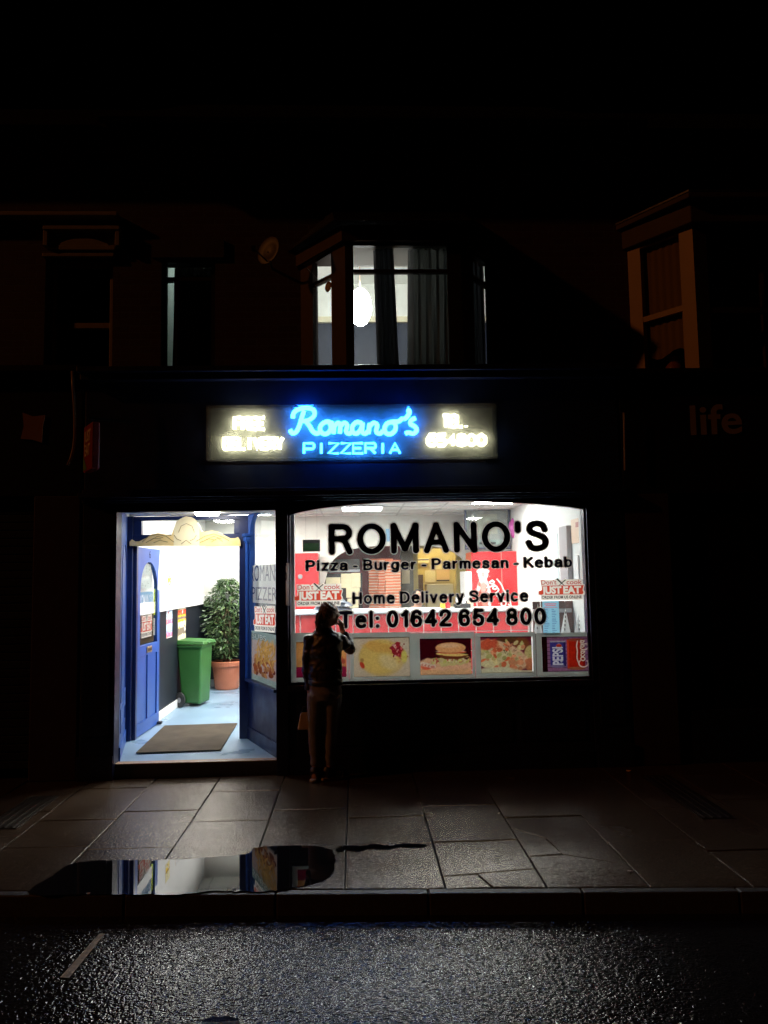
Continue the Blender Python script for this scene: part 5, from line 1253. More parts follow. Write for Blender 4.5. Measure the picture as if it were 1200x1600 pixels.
# 4 kebab in flatbread
cv = Canvas(150, 105, (.28, .05, .09)); cv.ell(.55, .92, .3, .1, (.2, .10, .05), soft=.5); cv.ell(.80, .80, .22, .16, (.34, .14, .06), soft=.5); cv.ell(.98, .50, .18, .25, (.66, .56, .28), soft=.15)
cv.ell(.42, .50, .78, .34, (.80, .56, .38), rot=-.35, soft=.1); cv.ell(.30, .38, .64, .33, (.74, .66, .42), rot=-.3, soft=.15, rag=.4); cv.scatter(60, .0, .85, .15, .85, .055, [(.74, .24, .12), (.70, .60, .34), (.78, .40, .24), (.58, .56, .26)], 21)
cv.ell(.15, .8, .25, .15, (.68, .18, .10), soft=.3, rag=.5); cv.scatter(10, .6, .95, .1, .40, .075, [(.68, .30, .17), (.74, .38, .22)], 9); cv.scatter(24, .45, .7, .5, .75, .011, [(.15, .08, .05)], 10); cv.rect(0, 1, 0, .06, (.72, .66, .5)); cv.ell(.3, .04, .6, .12, (.72, .68, .5), soft=.4); cv.noise(30, .25, 6)
food(752, 832, 995, 1052, cv, 'picture of a kebab with salad in flatbread')
# 5 two drink cans
cv = Canvas(150, 110, (.42, .22, .36))
for k in range(9): cv.rect(.1, 1, k*.115, k*.115+.02, (.22, .08, .16))
cv.rect(0, .11, 0, 1, (.05, .008, .01)); cv.rect(.17, .50, .16, .84, (.12, .10, .36)); cv.rect(.17, .50, .84, .88, (.5, .45, .5)); cv.ell(.335, .16, .235, .05, (.3, .25, .4), soft=.2); cv.ell(.36, .70, .09, .10, (.60, .58, .6), soft=.15)
cv.ell(.36, .74, .08, .05, (.62, .08, .06), soft=.2); cv.scatter(16, .2, .46, .2, .6, .028, [(.5, .5, .62), (.22, .2, .5)], 13, 1)
cv.rect(.53, .90, .09, .90, (.60, .06, .03)); cv.ell(.715, .90, .255, .045, (.45, .12, .08), soft=.2); cv.ell(.715, .09, .255, .045, (.50, .20, .12), soft=.2); cv.rect(.53, .57, .1, .9, (.72, .12, .07)); cv.rect(.85, .9, .1, .9, (.42, .03, .02)); cv.rect(.46, .5, .16, .84, (.08, .06, .22)); cv.noise(20, .2, 3)
cola_canvas(cv, (.73, .12), (0, .76), (.28, 0), (.95, .80, .70), .016)
raster_rot(cv, 'PEPSI', .23, .43, .2, .7, (.80, .80, .88))
fc = food(848, 922, 995, 1050, cv, 'picture of a blue can and a red cola can')
# fries picture on side window
a, b, c = on_side(389.5, 1060, -.017), on_side(434, 1066, -.017), on_side(389.5, 984, -.017)
o = thing('food_picture', 'picture of chips and meat low on the angled side window', 'picture', a, 'food pictures along the window')
Uf = (b-a)*1.0; Uf.z = 0; Vf = Vector((0, 0, c.z-a.z))
cv = Canvas(130, 130, (.50, .60, .58)); cv.rect(.10, .95, .13, .82, (.66, .56, .54))
cv.scatter(46, .20, .9, .16, .5, .055, [(.45, .18, .10), (.55, .26, .14), (.30, .10, .10), (.62, .36, .2)], 3, 1.2)
rs_ = np.random.RandomState(8)
for k in range(70): cv.ell(rs_.uniform(.3, .92), rs_.uniform(.4, .8), .11, .017, np.array((.78, .52, .22))*rs_.uniform(.75, 1.15), rs_.uniform(.2, 2.6), .3)
cv.c = np.clip(cv.c, 0, 1)**1.5*.62; cv.noise(50, .25, 5)
picture('print', cv, (0, 0, 0), Uf, Vf, o)
mb = MB(); add_text(mb, 'SUBS', Uf*.12+Vf*.85, Uf*.5, Vf*.09, base=.0, n=nn3*.002); mb.build('lettering', film_mat('board_white', (.8, .8, .78), .5), o)
# small dark green illuminated-sign box hung inside the window
a, b = P(473, 862, .2), P(500, 843, .2)
o = thing('hanging_sign', 'small black framed green sign hanging inside the upper left of the window', 'sign', ((a.x+b.x)/2, .2, a.z))
part(MB().box(a.x, b.x, .2, .23, a.z, b.z), 'case', M_black, o, bevel=.004); part(MB().box(a.x+.012, b.x-.012, .1965, .1995, a.z+.012, b.z-.035), 'face', emit_mat('dim_green_panel', (.02, .20, .015), .12), o)
part(MB().tube([(a.x+.03, .215, b.z), (a.x+.03, .215, 2.6)], .0015, 4).tube([(b.x-.03, .215, b.z), (b.x-.03, .215, 2.6)], .0015, 4), 'wire', M_grey, o)

# ==================================================================== UPSTAIRS FITTINGS
pd = P(563, 480, 1.9)
o = thing('pendant_lamp', 'bright pendant lamp shaped as its tall blown-out glow in the upstairs bay room', 'lamp', pd)
MB().ellipsoid((0, 0, 0), (.14, .14, .24)).build('lamp_bloom', emit_mat('pendant_glow', (1.0, 1.0, .95), UPL), o, smooth=True); MB().tube([(0, 0, .225), (0, 0, 6.27-pd.z)], .006, 6).build('flex', M_bx_w, o)  # ellipsoid stretched tall so its shape holds the lamp's bloom
sl_ = thing('pendant_lamp', 'lit lamp in the small upstairs room at the left', 'lamp', (P(285, 470, 1.6).x, 1.7, 5.9))
MB().ellipsoid((0, 0, 0), (.07, .07, .07)).build('globe', emit_mat('small_glow', (.8, 1.0, .95), UPL*.16), sl_, smooth=True); MB().tube([(0, 0, .065), (0, 0, .37)], .005, 6).build('flex', M_bx_w, sl_)
def curtain(x0, x1, x0b, x1b, y, label, m, amp=.028, n=7, z0=3.95, z1=None, y1=None):
    z1 = z1 or 5.35; N = 90; K = 10; vs = []; yE = y if y1 is None else y1
    for j in range(K+1):
        t = j/K
        for i in range(N+1):
            u = i/N; xa, xb = x0b+(x0-x0b)*t, x1b+(x1-x1b)*t
            ph = u*n*2*math.pi
            vs.append((xa+(xb-xa)*u, y+(yE-y)*u+amp*math.sin(ph+.6*math.sin(t*2+u*4))*(1-.2*t)+.008*math.sin(ph*2.3+t*3), z0+(z1-z0)*t))
    fs = [(j*(N+1)+i, j*(N+1)+i+1, (j+1)*(N+1)+i+1, (j+1)*(N+1)+i) for j in range(K) for i in range(N)]
    c = Vector(((x0+x1)/2, y, z0)); o = MB().add([Vector(v)-c for v in vs], fs).build('curtain', m, None, smooth=True); o.location = c
    s_ = o.modifiers.new('thick', 'SOLIDIFY'); s_.thickness = .003
    return tag(o, label, 'curtain', 'curtains in the upstairs bay')
M_cur = film_mat('slate_grey_curtain', (.16, .17, .18), .35); M_cur2 = film_mat('grey_curtain_thin', (.24, .25, .24), .5)
yq = .22
curtain(P(583, 400, yq).x, P(614, 400, yq).x, P(589, 560, yq).x, P(623, 560, yq).x, yq, 'narrow dark grey curtain hanging left of the gap in the bay window', M_cur, n=4)
curtain(P(638, 400, yq).x, P(716, 400, yq).x, P(636, 560, yq).x, P(716, 560, yq).x, yq, 'wide grey curtain filling the right of the front bay window', M_cur2, n=6)
cD = bD; curtain(bC.x+.03, bD.x-.12, bC.x+.03, bD.x-.12, .24, 'drawn dark curtain behind the right side pane of the bay', M_cur, n=4, y1=YW+.1)
o = MB().tube([(bB.x, .22, 5.37), (bC.x, .22, 5.37)], .012, 8).build('curtain_rail', M_grey); tag(o, 'curtain rail across the top of the bay window', 'curtain rail')
xa_, xb_ = P(272, 480, .95).x, wx1+.05
curtain(xa_, xb_, xa_-.02, xb_, .95, 'closed dark curtain in the left upstairs window', mat('dark_brown_curtain', (.05, .03, .025), .8), n=6)
# round sticker on bay pane
d_ = (bB-bA).normalized(); q = P(510, 446, .27); u_ = (q.x-bA.x)/d_.x; q2 = bA+d_*u_
mb = MB(); nrm = Vector((d_.y, -d_.x, 0)); tx = Vector((d_.x, d_.y, 0)); c = Vector((q2.x, q2.y, q.z))+nrm*(-.022)
for r_, o_, cidx in ((.055, 0, 0), (.035, .002, 1)):
    mb.cur = cidx; mb.add([tx*r_*math.cos(k*.3927)+Vector((0, 0, r_*math.sin(k*.3927)))+nrm*o_ for k in range(16)], [tuple(range(16))])
o = mb.build('round_sticker', None, None, mats=[mat('rust_disc', (.22, .07, .03), .6), mat('cream_disc', (.5, .4, .28), .6)]); o.location = c; tag(o, 'small round rust coloured sticker on the left bay pane', 'sticker')
# satellite dish on the wall
q = P(419, 391, YW-.35)
o = thing('satellite_dish', 'small round satellite dish on the brick wall left of the bay', 'satellite dish', q)
mb = MB(); mb.lathe([(.001, .035), (.08, .025), (.15, 0), (.155, .004), (.08, .032), (.001, .042)], seg=28, axis='Y'); dsh = mb.build('dish', mat('grey_dish', (.04, .028, .02), .5, var=.2), o, smooth=True); dsh.rotation_euler = (R(-8), 0, R(-38))
MB().tube([(0, .04, 0), (0, .2, -.05), (0, .35, -.05)], .014, 8).build('bracket', M_grey, o); MB().tube([(0, .03, -.12), (-.12, -.16, -.06)], .008, 6).box(-.145, -.105, -.2, -.15, -.08, -.04).build('feed_arm', M_black, o)

# ==================================================================== NEON SIGN
a, b = P(322, 718, -.12), P(778, 718, -.12); zt_ = P(550, 632, -.12).z; zb_ = P(550, 716, -.12).z
ng = thing('neon_sign', 'glass fronted sign box with blue and white neon lettering on the fascia', 'neon sign', ((a.x+b.x)/2, 0, zb_))
ca, cb = Vector((a.x, 0)), Vector((b.x, 0))
M_box = mat('dark_sign_box', (.03, .03, .035), .4, var=.3)
mb = MB(); f_ = .022
mb.box(a.x, b.x, -.12, .018, zb_, zb_+f_); mb.box(a.x, b.x, -.12, .018, zt_-f_, zt_); mb.box(a.x, a.x+f_, -.12, .018, zb_+f_+.0005, zt_-f_-.0005); mb.box(b.x-f_, b.x, -.12, .018, zb_+f_+.0005, zt_-f_-.0005)
part(mb, 'box', glass_mat('edge_lit_acrylic', dirt_haze=.07), ng)
part(MB().box(a.x+f_, b.x-f_, -.01, .015, zb_+f_, zt_-f_), 'backing', mat('sign_backing', (.06, .06, .055), .55, var=.4, scale=6), ng)
M_cover = glass_mat('bloom_haze_glass', dirt_haze=COVER)  # haze put into the cover glass to imitate the neon's bloom
part(MB().box(a.x+f_+.0005, b.x-f_-.0005, -.112, -.108, zb_+f_+.0005, zt_-f_-.0005), 'cover', M_cover, ng)
part(MB().box(a.x+.14, b.x-.14, -.11, -.07, zb_-.045, zb_-.036), 'drip_strip', M_grey, ng)
def smooth_pts(st, k=5):
    if len(st) < 3: return [Vector(p) for p in st]
    pts = []
    for i in range(len(st)-1):
        p0 = Vector(st[max(i-1, 0)]); p1 = Vector(st[i]); p2 = Vector(st[i+1]); p3 = Vector(st[min(i+2, len(st)-1)])
        for j in range(k):
            t = j/k; pts.append(.5*((2*p1)+(-p0+p2)*t+(2*p0-5*p1+4*p2-p3)*t*t+(-p0+3*p1-3*p2+p3)*t**3))
    return pts+[Vector(st[-1])]
YN = -.055
def neon(strokes, conv, rad, smooth=True):
    mb = MB()
    for st in strokes:
        pts = smooth_pts(st) if smooth else [Vector(p) for p in st]
        mb.tube([conv(p) for p in pts], rad, 8)
    return mb
cz = lambda p: P(300+p[0]/2.4, 600+p[1]/2.4, YN)
rom = [[(368, 172), (376, 184), (390, 180), (402, 158), (411, 128), (420, 100)], [(378, 128), (382, 108), (402, 94), (432, 90), (456, 98), (458, 118), (440, 134), (412, 140)], [(425, 138), (440, 156), (452, 176), (468, 186), (480, 178)],
       [(510, 140), (490, 148), (480, 166), (488, 184), (506, 186), (520, 170), (518, 150), (508, 141), (530, 148)],
       [(534, 148), (531, 186)], [(533, 160), (546, 146), (556, 154), (554, 185)], [(556, 160), (570, 146), (582, 155), (578, 178), (590, 186), (602, 176)],
       [(638, 148), (618, 143), (602, 158), (602, 178), (616, 186), (632, 172), (640, 148), (638, 178), (650, 186), (660, 176)],
       [(666, 148), (662, 186)], [(664, 162), (680, 146), (694, 154), (691, 178), (704, 186), (716, 176)],
       [(752, 142), (732, 148), (722, 166), (728, 184), (746, 187), (762, 172), (762, 150), (750, 142), (775, 140), (790, 128)],
       [(806, 96), (816, 104), (806, 124), (794, 132)], [(838, 128), (822, 136), (820, 150), (836, 160), (842, 174), (830, 186), (812, 182), (800, 186)]]
sl = [(418, 222), (418, 262)]
def L_(x, w_, y0, y1, paths): return [[(x+u*w_, y1+(y0-y1)*v) for u, v in p] for p in paths]
LET = {'P': [[(0, 0), (0, 1), (.9, 1), (1, .85), (1, .6), (.9, .45), (0, .45)]], 'I': [[(.5, 0), (.5, 1)]], 'Z': [[(0, 1), (1, 1), (0, 0), (1, 0)]], 'E': [[(1, 1), (0, 1), (0, 0), (1, 0)], [(0, .5), (.8, .5)]],
       'R': [[(0, 0), (0, 1), (.9, 1), (1, .85), (1, .6), (.9, .5), (0, .5)], [(.5, .5), (1, 0)]], 'A': [[(0, 0), (.5, 1), (1, 0)], [(.22, .35), (.78, .35)]], 'F': [[(1, 1), (0, 1), (0, 0)], [(0, .5), (.8, .5)]],
       'D': [[(0, 0), (0, 1), (.7, 1), (1, .7), (1, .3), (.7, 0), (0, 0)]], 'L': [[(0, 1), (0, 0), (1, 0)]], 'V': [[(0, 1), (.5, 0), (1, 1)]], 'Y': [[(0, 1), (.5, .5), (1, 1)], [(.5, .5), (.5, 0)]], 'T': [[(0, 1), (1, 1)], [(.5, 1), (.5, 0)]],
       '6': [[(1, 1), (.3, 1), (0, .6), (0, .2), (.3, 0), (.8, 0), (1, .2), (1, .4), (.8, .55), (0, .5)]], '5': [[(1, 1), (0, 1), (0, .55), (.8, .55), (1, .4), (1, .2), (.8, 0), (0, 0)]], '4': [[(.7, 0), (.7, 1), (0, .35), (1, .35)]],
       '8': [[(.5, .53), (.1, .7), (.1, .9), (.5, 1), (.9, .9), (.9, .7), (.5, .53), (0, .3), (0, .12), (.5, 0), (1, .12), (1, .3), (.5, .53)]], '0': [[(.5, 0), (0, .25), (0, .75), (.5, 1), (1, .75), (1, .25), (.5, 0)]], '.': [[(.4, 0), (.4, .06)]]}
def word(s, x0, x1, y0, y1, gap=.28):
    n = len(s); w_ = (x1-x0)/(n+(n-1)*gap); out = []
    for i, ch in enumerate(s): out += L_(x0+i*w_*(1+gap), w_, y0, y1, LET[ch])
    return out
part(neon(rom, cz, .021), 'name_tube', emit_mat('neon_blue', (.022, .22, 1.0), NEON), ng, smooth=True)
part(neon(word('PIZZERIA', 420, 780, 222, 260, .22), cz, .0125, False), 'pizzeria_tube', emit_mat('neon_blue_dim', (.026, .26, 1.0), NEON*.7), ng)
part(neon(word('FREE', 160, 272, 126, 170), cz, .0165, False), 'word_tube', emit_mat('neon_white', (1.0, .95, .62), NEONW), ng)
part(neon(word('DELIVERY', 120, 340, 202, 244), cz, .0165, False), 'word_tube', emit_mat('neon_white', (1, .95, .62), NEONW), ng)
part(neon(word('TEL.', 942, 1040, 118, 160), cz, .0165, False), 'word_tube', emit_mat('neon_white', (1, .95, .62), NEONW), ng)
part(neon(word('654800', 884, 1100, 190, 230), cz, .0165, False), 'word_tube', emit_mat('neon_white', (1, .95, .62), NEONW), ng)
mb = MB()
for px in (160, 268, 130, 330, 950, 1030, 890, 1090, 400, 560, 700, 830): mb.tube([cz((px, 180)), cz((px, 180))+Vector((0, .05, 0))], .006, 6)
part(mb, 'tube_supports', M_grey, ng)

# ==================================================================== NEIGHBOURS
nl = thing('neighbour_building', 'dark brick house with stone lintelled window and shop below, left of the pizzeria', 'building', (-4.5, .3, 0))
def nb(mb, name, m, parent=nl, **k): return bb_build(mb, name, m, parent, **k)
lx0, lx1 = P(70, 480, YW).x, P(176, 480, YW).x; lz1 = P(120, 404, YW).z; xe = xhL-.002
M_brick2 = brick_mat('left_house_brick', (.055, .018, .012), (.075, .026, .018), (.07, .06, .05))
nb(MB().box(-14, lx0, YW, YW+.25, 0, EA).box(lx1, xe, YW, YW+.25, 2.5, EA).box(lx0, lx1, YW, YW+.25, lz1, EA).box(lx0, lx1, YW, YW+.25, 2.5, 3.85), 'brick_wall', M_brick2)
lt = [(66, 383), (66, 352), (186, 352), (186, 383)]
q = [P(a_, b_, YW-.1) for a_, b_ in lt]
mb = MB(); mb.box(q[0].x, q[3].x, YW-.02, YW-.0005, q[0].z, q[1].z-.05); mb.box(q[0].x, q[3].x, YW-.10, YW-.0005, q[1].z-.045, q[1].z)
mb.box(q[0].x, q[0].x+.05, YW-.09, YW-.021, q[0].z, q[1].z-.046); mb.box(q[3].x-.05, q[3].x, YW-.09, YW-.021, q[0].z, q[1].z-.046)
mb.box(P(92, 400, YW-.05).x, P(180, 400, YW-.05).x, YW-.06, YW-.0205, P(130, 391, YW-.05).z, P(130, 383.5, YW-.05).z)
mb.box(lx0-.02, lx1+.02, YW-.05, YW-.0005, lz1+.001, P(130, 398, YW).z)
for k in range(12):
    t0, t1 = k/12, (k+1)/12; f = lambda t: (P(92+t*80, 400, YW).x, P(130, 383-10*math.sin(math.pi*t), YW-.03).z)
    (xa, za), (xb, zb) = f(t0), f(t1); zl = q[0].z
    mb.hexa([(xa, YW-.055, zl+.001), (xb, YW-.055, zl+.001), (xb, YW-.021, zl+.001), (xa, YW-.021, zl+.001), (xa, YW-.055, za+.002), (xb, YW-.055, zb+.002), (xb, YW-.021, zb+.002), (xa, YW-.021, za+.002)])
nb(mb, 'carved_lintel', M_stone, bevel=.006)
nb(MB().box(-14, xe, YW-.12, YW-.0005, P(90, 345, YW).z, P(90, 338, YW).z), 'cornice', M_stone, bevel=.01)
mb = MB(); zmid = P(120, 505, YW).z
mb.box(lx0, lx0+.07, YW+.06, YW+.16, 3.85, lz1); mb.box(lx1-.05, lx1, YW+.06, YW+.16, 3.85, lz1); mb.box(lx0+.071, lx1-.051, YW+.08, YW+.14, zmid-.03, zmid+.03); mb.box(lx0+.071, lx1-.051, YW+.07, YW+.15, lz1-.06, lz1-.0005)
nb(mb, 'sash_frame', mat('white_sash_paint', (.45, .38, .30), .5, var=.2), bevel=.004)
nb(MB().box(lx0+.07, lx1-.05, YW+.10, YW+.105, 3.85, lz1-.06), 'window_pane', M_glass)
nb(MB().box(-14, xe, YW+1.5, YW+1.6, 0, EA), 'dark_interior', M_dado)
mb = MB(); mb.add([(-14, YW-.35, EA-.1), (xe-.1, YW-.35, EA-.1), (xe-.1, 4.6, EA+2.8), (-14, 4.6, EA+2.8)], [(0, 1, 2, 3)])
for k in range(20): t = k/20; y0 = YW-.35+t*4.3; z0 = EA-.09+t*2.9; mb.box(-14, xe-.1, y0, y0+.2, z0, z0+.02)
nb(mb, 'roof', M_slate)
zf0, zf1 = P(60, 775, 0).z, P(60, 583, 0).z
xs = xL-.03
nb(MB().box(-14, xs, .02, .2, zf0, zf1).box(-14, xs, -.08, .45, zf1+.001, zf1+.06), 'shop_fascia', mat('black_fascia', (.012, .010, .010), .35, var=.3), bevel=.006)
lg = [P(a_, b_, .015) for a_, b_ in [(36, 645), (52, 651), (71, 649), (67, 668), (66, 692), (50, 687), (33, 686), (38, 666)]]
nb(MB().prism(lg, (0, -.012, 0)), 'fascia_emblem', mat('tan_emblem', (.35, .16, .08), .6))
M_shut = mat('dark_shutter', (.02, .019, .018), .45, metal=.2, var=.3)
mb = MB(); z = .1
while z < zf0-.08: mb.box(-14, xs-.45, .10-.008*0, .125, z, z+.07); z += .078
nb(mb, 'roller_shutter', M_shut, bevel=.006)
nb(MB().box(xs-.44, xs, .01, .2, 0, zf0-.001), 'pilaster', mat('brown_pilaster', (.06, .03, .022), .45, var=.3), bevel=.008)
# red projecting sign
q = P(143, 700, -.3); sg = thing('projecting_sign', 'red hanging shop sign with white lettering on the left neighbour', 'sign', (q.x, -.3, q.z))
a_, b_ = P(131, 738, -.3), P(157, 665, -.3)
th_ = R(52)
w_ = .34; h_ = b_.z-a_.z
psg = MB().box(-w_/2, w_/2, -.035, .035, -h_/2, h_/2).build('panel', mat('sign_red', (.30, .025, .02), .4), sg, bevel=.012)
mb = MB(); add_text(mb, 'JUST', (-w_*.36, -.0365, .06), (w_*.72, 0, 0), (0, 0, .10), base=.03); add_text(mb, 'EAT', (-w_*.30, -.0365, -.07), (w_*.6, 0, 0), (0, 0, .10), base=.03); mb.build('lettering', mat('sign_white', (.75, .65, .6), .5), sg)
MB().prism([(-w_/2+.02, -.0385, -h_/2+.02), (-w_/2+.16, -.0385, -h_/2+.02), (-w_/2+.02, -.0385, -h_/2+.16)], (0, .0015, 0)).build('green_corner', mat('sign_green', (.12, .30, .04), .5), sg)
MB().tube([(0, .36, h_/2+.06), (0, -.05, h_/2+.06)], .014, 8).tube([(0, 0, h_/2-.01), (0, 0, h_/2+.06)], .01, 6).build('bracket', M_black, sg)
sg.rotation_euler.z = -R(58)
# long bent cable / swan neck lamp arm
arm = [P(a_, b_, -.2) for a_, b_ in [(113, 580), (114, 605), (116, 630), (117, 655), (117, 680), (115, 700), (111, 716), (106, 727)]]
o = MB().tube(arm, .014, 10).build('pipe', mat('painted_pipe', (.30, .22, .17), .35, var=.2), None, smooth=True); c = arm[0].copy(); o.data.transform(Matrix.Translation(-c)); o.location = c
tag(o, 'thin curved pipe hanging down beside the red sign on the left', 'pipe')
# right neighbour
nr = thing('neighbour_building', 'dark brick house with orange lit bay window above the life shop, right of the pizzeria', 'building', (5, .3, 0))
def nc(mb, name, m, parent=nr, **k): return bb_build(mb, name, m, parent, **k)
rA, rB = Vector((P(984, 480, YW).x, YW)), Vector((P(1088, 480, .05).x, .05)); rC = Vector((rB.x+1.5, .05)); rD = Vector((rC.x+.5, YW))
rzb, rzt = 3.80, P(1080, 352, .05).z
M_cream = mat('cream_window_paint', (.30, .17, .09), .5, var=.15, scale=5)
nc(MB().box(xhR+.002, rA.x, YW, YW+.25, 2.5, EA).box(rA.x, rD.x, YW, YW+.25, rzt+.3, EA).box(rD.x, 14, YW, YW+.25, 0, EA), 'brick_wall', M_brick2)
rb = bpy.data.objects.new('bay_window', None); COL.objects.link(rb); rb.parent = nr
def bs(a, b, fl, fr, ztr, m): bay_side(a, b, fl, fr, ztr, m=m, top=rzt, bot=rzb, transom=.06, par=rb)
LB = (rB-rA).length
bs(rA, rB, LB*.20, LB*.2, P(1040, 488, .3).z, M_cream); bs(rB, rC, .14, .12, P(1140, 484, .05).z, M_frame); bs(rC, rD, .12, .2, P(1140, 484, .3).z, M_frame)
nc(MB().prism([(rA.x-.06, YW-.001, rzt), (rB.x-.04, -.02, rzt), (rC.x+.04, -.02, rzt), (rD.x+.06, YW-.001, rzt)], (0, 0, .22)).prism([(rA.x-.12, YW-.001, rzt+.221), (rB.x-.09, -.10, rzt+.221), (rC.x+.09, -.10, rzt+.221), (rD.x+.12, YW-.001, rzt+.221)], (0, 0, .06)), 'bay_head', mat('dark_cornice', (.05, .028, .018), .7, var=.3), rb, bevel=.01)  # head in a plain dark tone, kept faint
nc(MB().prism([(rA.x-.12, YW-.002, rzt+.285), (rB.x-.09, -.10, rzt+.285), (rC.x+.09, -.10, rzt+.285), (rD.x+.12, YW-.002, rzt+.285), (rD.x-.3, YW-.002, rzt+.8), (rA.x+.3, YW-.002, rzt+.8)][:4], (0, .0, .02)), 'bay_roof', M_slate, rb)
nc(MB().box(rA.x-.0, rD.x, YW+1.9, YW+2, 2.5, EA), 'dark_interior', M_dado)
M_net = film_mat('net_curtain_cloth', (.34, .22, .14), .3)
cA = rA+(rB-rA)*.16; cB = rA+(rB-rA)*.85
mb = MB(); vs = []; N = 40; nI = Vector((-(rB-rA).normalized().y, (rB-rA).normalized().x))
for j, z in enumerate((P(1040, 540, .3).z, P(1040, 520, .3).z, rzt-.02)):
    for i in range(N+1):
        u = i/N; p = cA.lerp(cB, u)+nI*(.09+.006*math.sin(u*40)); zz = z if j else z-.06*math.sin(u*6.28)-.12*u
        vs.append((p.x, p.y, zz))
mb.add(vs, [(j*(N+1)+i, j*(N+1)+i+1, (j+1)*(N+1)+i+1, (j+1)*(N+1)+i) for j in range(2) for i in range(N)])
c = Vector((cA.x, cA.y, 4)); o = mb.build('net_curtain', M_net, None, smooth=True); o.data.transform(Matrix.Translation(-c)); o.location = c; tag(o, 'orange lit net curtain in the right neighbour\'s bay window', 'curtain')
o = curtain(rB.x+.12, rC.x-.1, rB.x+.12, rC.x-.1, .24, 'wide dim curtain across the front of the right neighbour\'s bay', mat('dull_brown_curtain', (.10, .05, .035), .8), n=9, z0=3.85, z1=rzt-.1)
q = P(1058, 560, .42)
o = thing('vase', 'dark rounded vase on the sill inside the right neighbour\'s bay', 'vase', (q.x, .5, 3.85)); MB().lathe([(.001, 0), (.06, 0), (.10, .1), (.09, .2), (.04, .26), (.05, .30), (.001, .30)], seg=24).build('body', mat('rust_glaze', (.25, .08, .04), .3), o, smooth=True)
zf0r, zf1r = P(1100, 770, 0).z, P(1100, 586, 0).z; xq = xR+.03
nc(MB().box(xq, 14, .02, .2, zf0r, zf1r).box(xq, 14, -.09, .45, zf1r+.001, zf1r+.05), 'shop_fascia', mat('black_fascia', (.012, .010, .010), .35, var=.3), bevel=.006)
mb = MB(); O_ = P(1079, 679, .015); E_ = P(1160, 676, .015); add_text(mb, 'life', O_, E_-O_, (0, 0, 46/161), base=.018, n=(0, -.006, 0)); nc(mb, 'fascia_lettering', mat('grey_sign_letters', (.34, .26, .24), .6))
nc(MB().box(xq+.45, 14, .13, .16, .5, zf0r-.001), 'shop_window', mat('dark_shop_glass', (.006, .006, .008), .08))
nc(MB().box(xq+.45, 14, .05, .2, 0, .499), 'stall_riser', M_navy)
nc(MB().box(xq, xq+.449, .01, .2, 0, zf0r-.001), 'pilaster', mat('brown_pilaster', (.06, .03, .022), .45, var=.3), bevel=.008)
mb = MB(); mb.add([(xhR+.1, YW-.35, EA-.1), (14, YW-.35, EA-.1), (14, 4.6, EA+2.8), (xhR+.1, 4.6, EA+2.8)], [(0, 1, 2, 3)])
for k in range(20): t = k/20; y0 = YW-.35+t*4.3; z0 = EA-.09+t*2.9; mb.box(xhR+.1, 14, y0, y0+.2, z0, z0+.02)
nc(mb, 'roof', M_slate)
q = P(975, 645, -.06); q2 = P(976.5, 735, -.06)
o = MB().tube([q-q, q2-q], .012, 8).build('pipe', mat('painted_pipe', (.30, .22, .17), .35, var=.2)); o.location = q; tag(o, 'straight thin pipe on the fascia end between pizzeria and life shop', 'pipe')

# ==================================================================== PEOPLE
def realize(mb_list, vox, smooth_it=6, name='body', m=None, parent=None, disp=None):
    mb = MB()
    for q in mb_list: mb.add(q.v, q.f)
    me = bpy.data.meshes.new('tmp'); me.from_pydata(mb.v, [], mb.f); me.validate()
    o = bpy.data.objects.new('tmp', me); COL.objects.link(o)
    r = o.modifiers.new('r', 'REMESH'); r.mode = 'VOXEL'; r.voxel_size = vox
    s = o.modifiers.new('s', 'SMOOTH'); s.iterations = smooth_it; s.factor = .5
    dg = bpy.context.evaluated_depsgraph_get(); m2 = bpy.data.meshes.new_from_object(o.evaluated_get(dg)); bpy.data.objects.remove(o)
    if disp is not None:
        m2.update(); 
        for v in m2.vertices: v.co = v.co+v.normal*disp(v.co)
    m2.polygons.foreach_set('use_smooth', [True]*len(m2.polygons)); m2.name = name
    m2.materials.clear(); m2.materials.append(m); 
    ob = bpy.data.objects.new(name, m2); COL.objects.link(ob); ob.parent = parent
    return ob
def rings(mb, rs_, seg=24):     # (centre, rx, ry, rot)
    vs = []; fs = []
    for c, rx, ry, ro in rs_:
        for k in range(seg):
            a = 2*math.pi*k/seg; x, y = rx*math.cos(a), ry*math.sin(a); vs.append((c[0]+x*math.cos(ro)-y*math.sin(ro), c[1]+x*math.sin(ro)+y*math.cos(ro), c[2]))
    n = len(rs_)
    for i in range(n-1):
        for k in range(seg): fs.append((i*seg+k, i*seg+(k+1) % seg, (i+1)*seg+(k+1) % seg, (i+1)*seg+k))
    fs.append(tuple(range(seg))[::-1]); fs.append(tuple((n-1)*seg+k for k in range(seg))); mb.add(vs, fs)
M_skin = mat('skin', (.55, .30, .21), .5, var=.1, scale=15); M_jack = mat('dark_leather_jacket', (.022, .018, .016), .40, var=.3, scale=12, bump=.25, bscale=35)
M_trou = mat('faded_beige_trousers', (.23, .215, .205), .8, var=.2, scale=20, bump=.3, bscale=60); M_hair = mat('brown_hair', (.20, .11, .06), .42, var=.5, scale=40)

YP = -.20
pe = thing('person', 'woman in dark jacket and beige trousers outside the window, hand at her mouth', 'person', (P(512, 1212, YP).x, YP, 0))
OP = Vector(pe.location)
def J(px, py, dy=0.0): return P(px, py, YP)+Vector((0, dy, 0))-OP
TW = -.30            # torso turned a little to the right
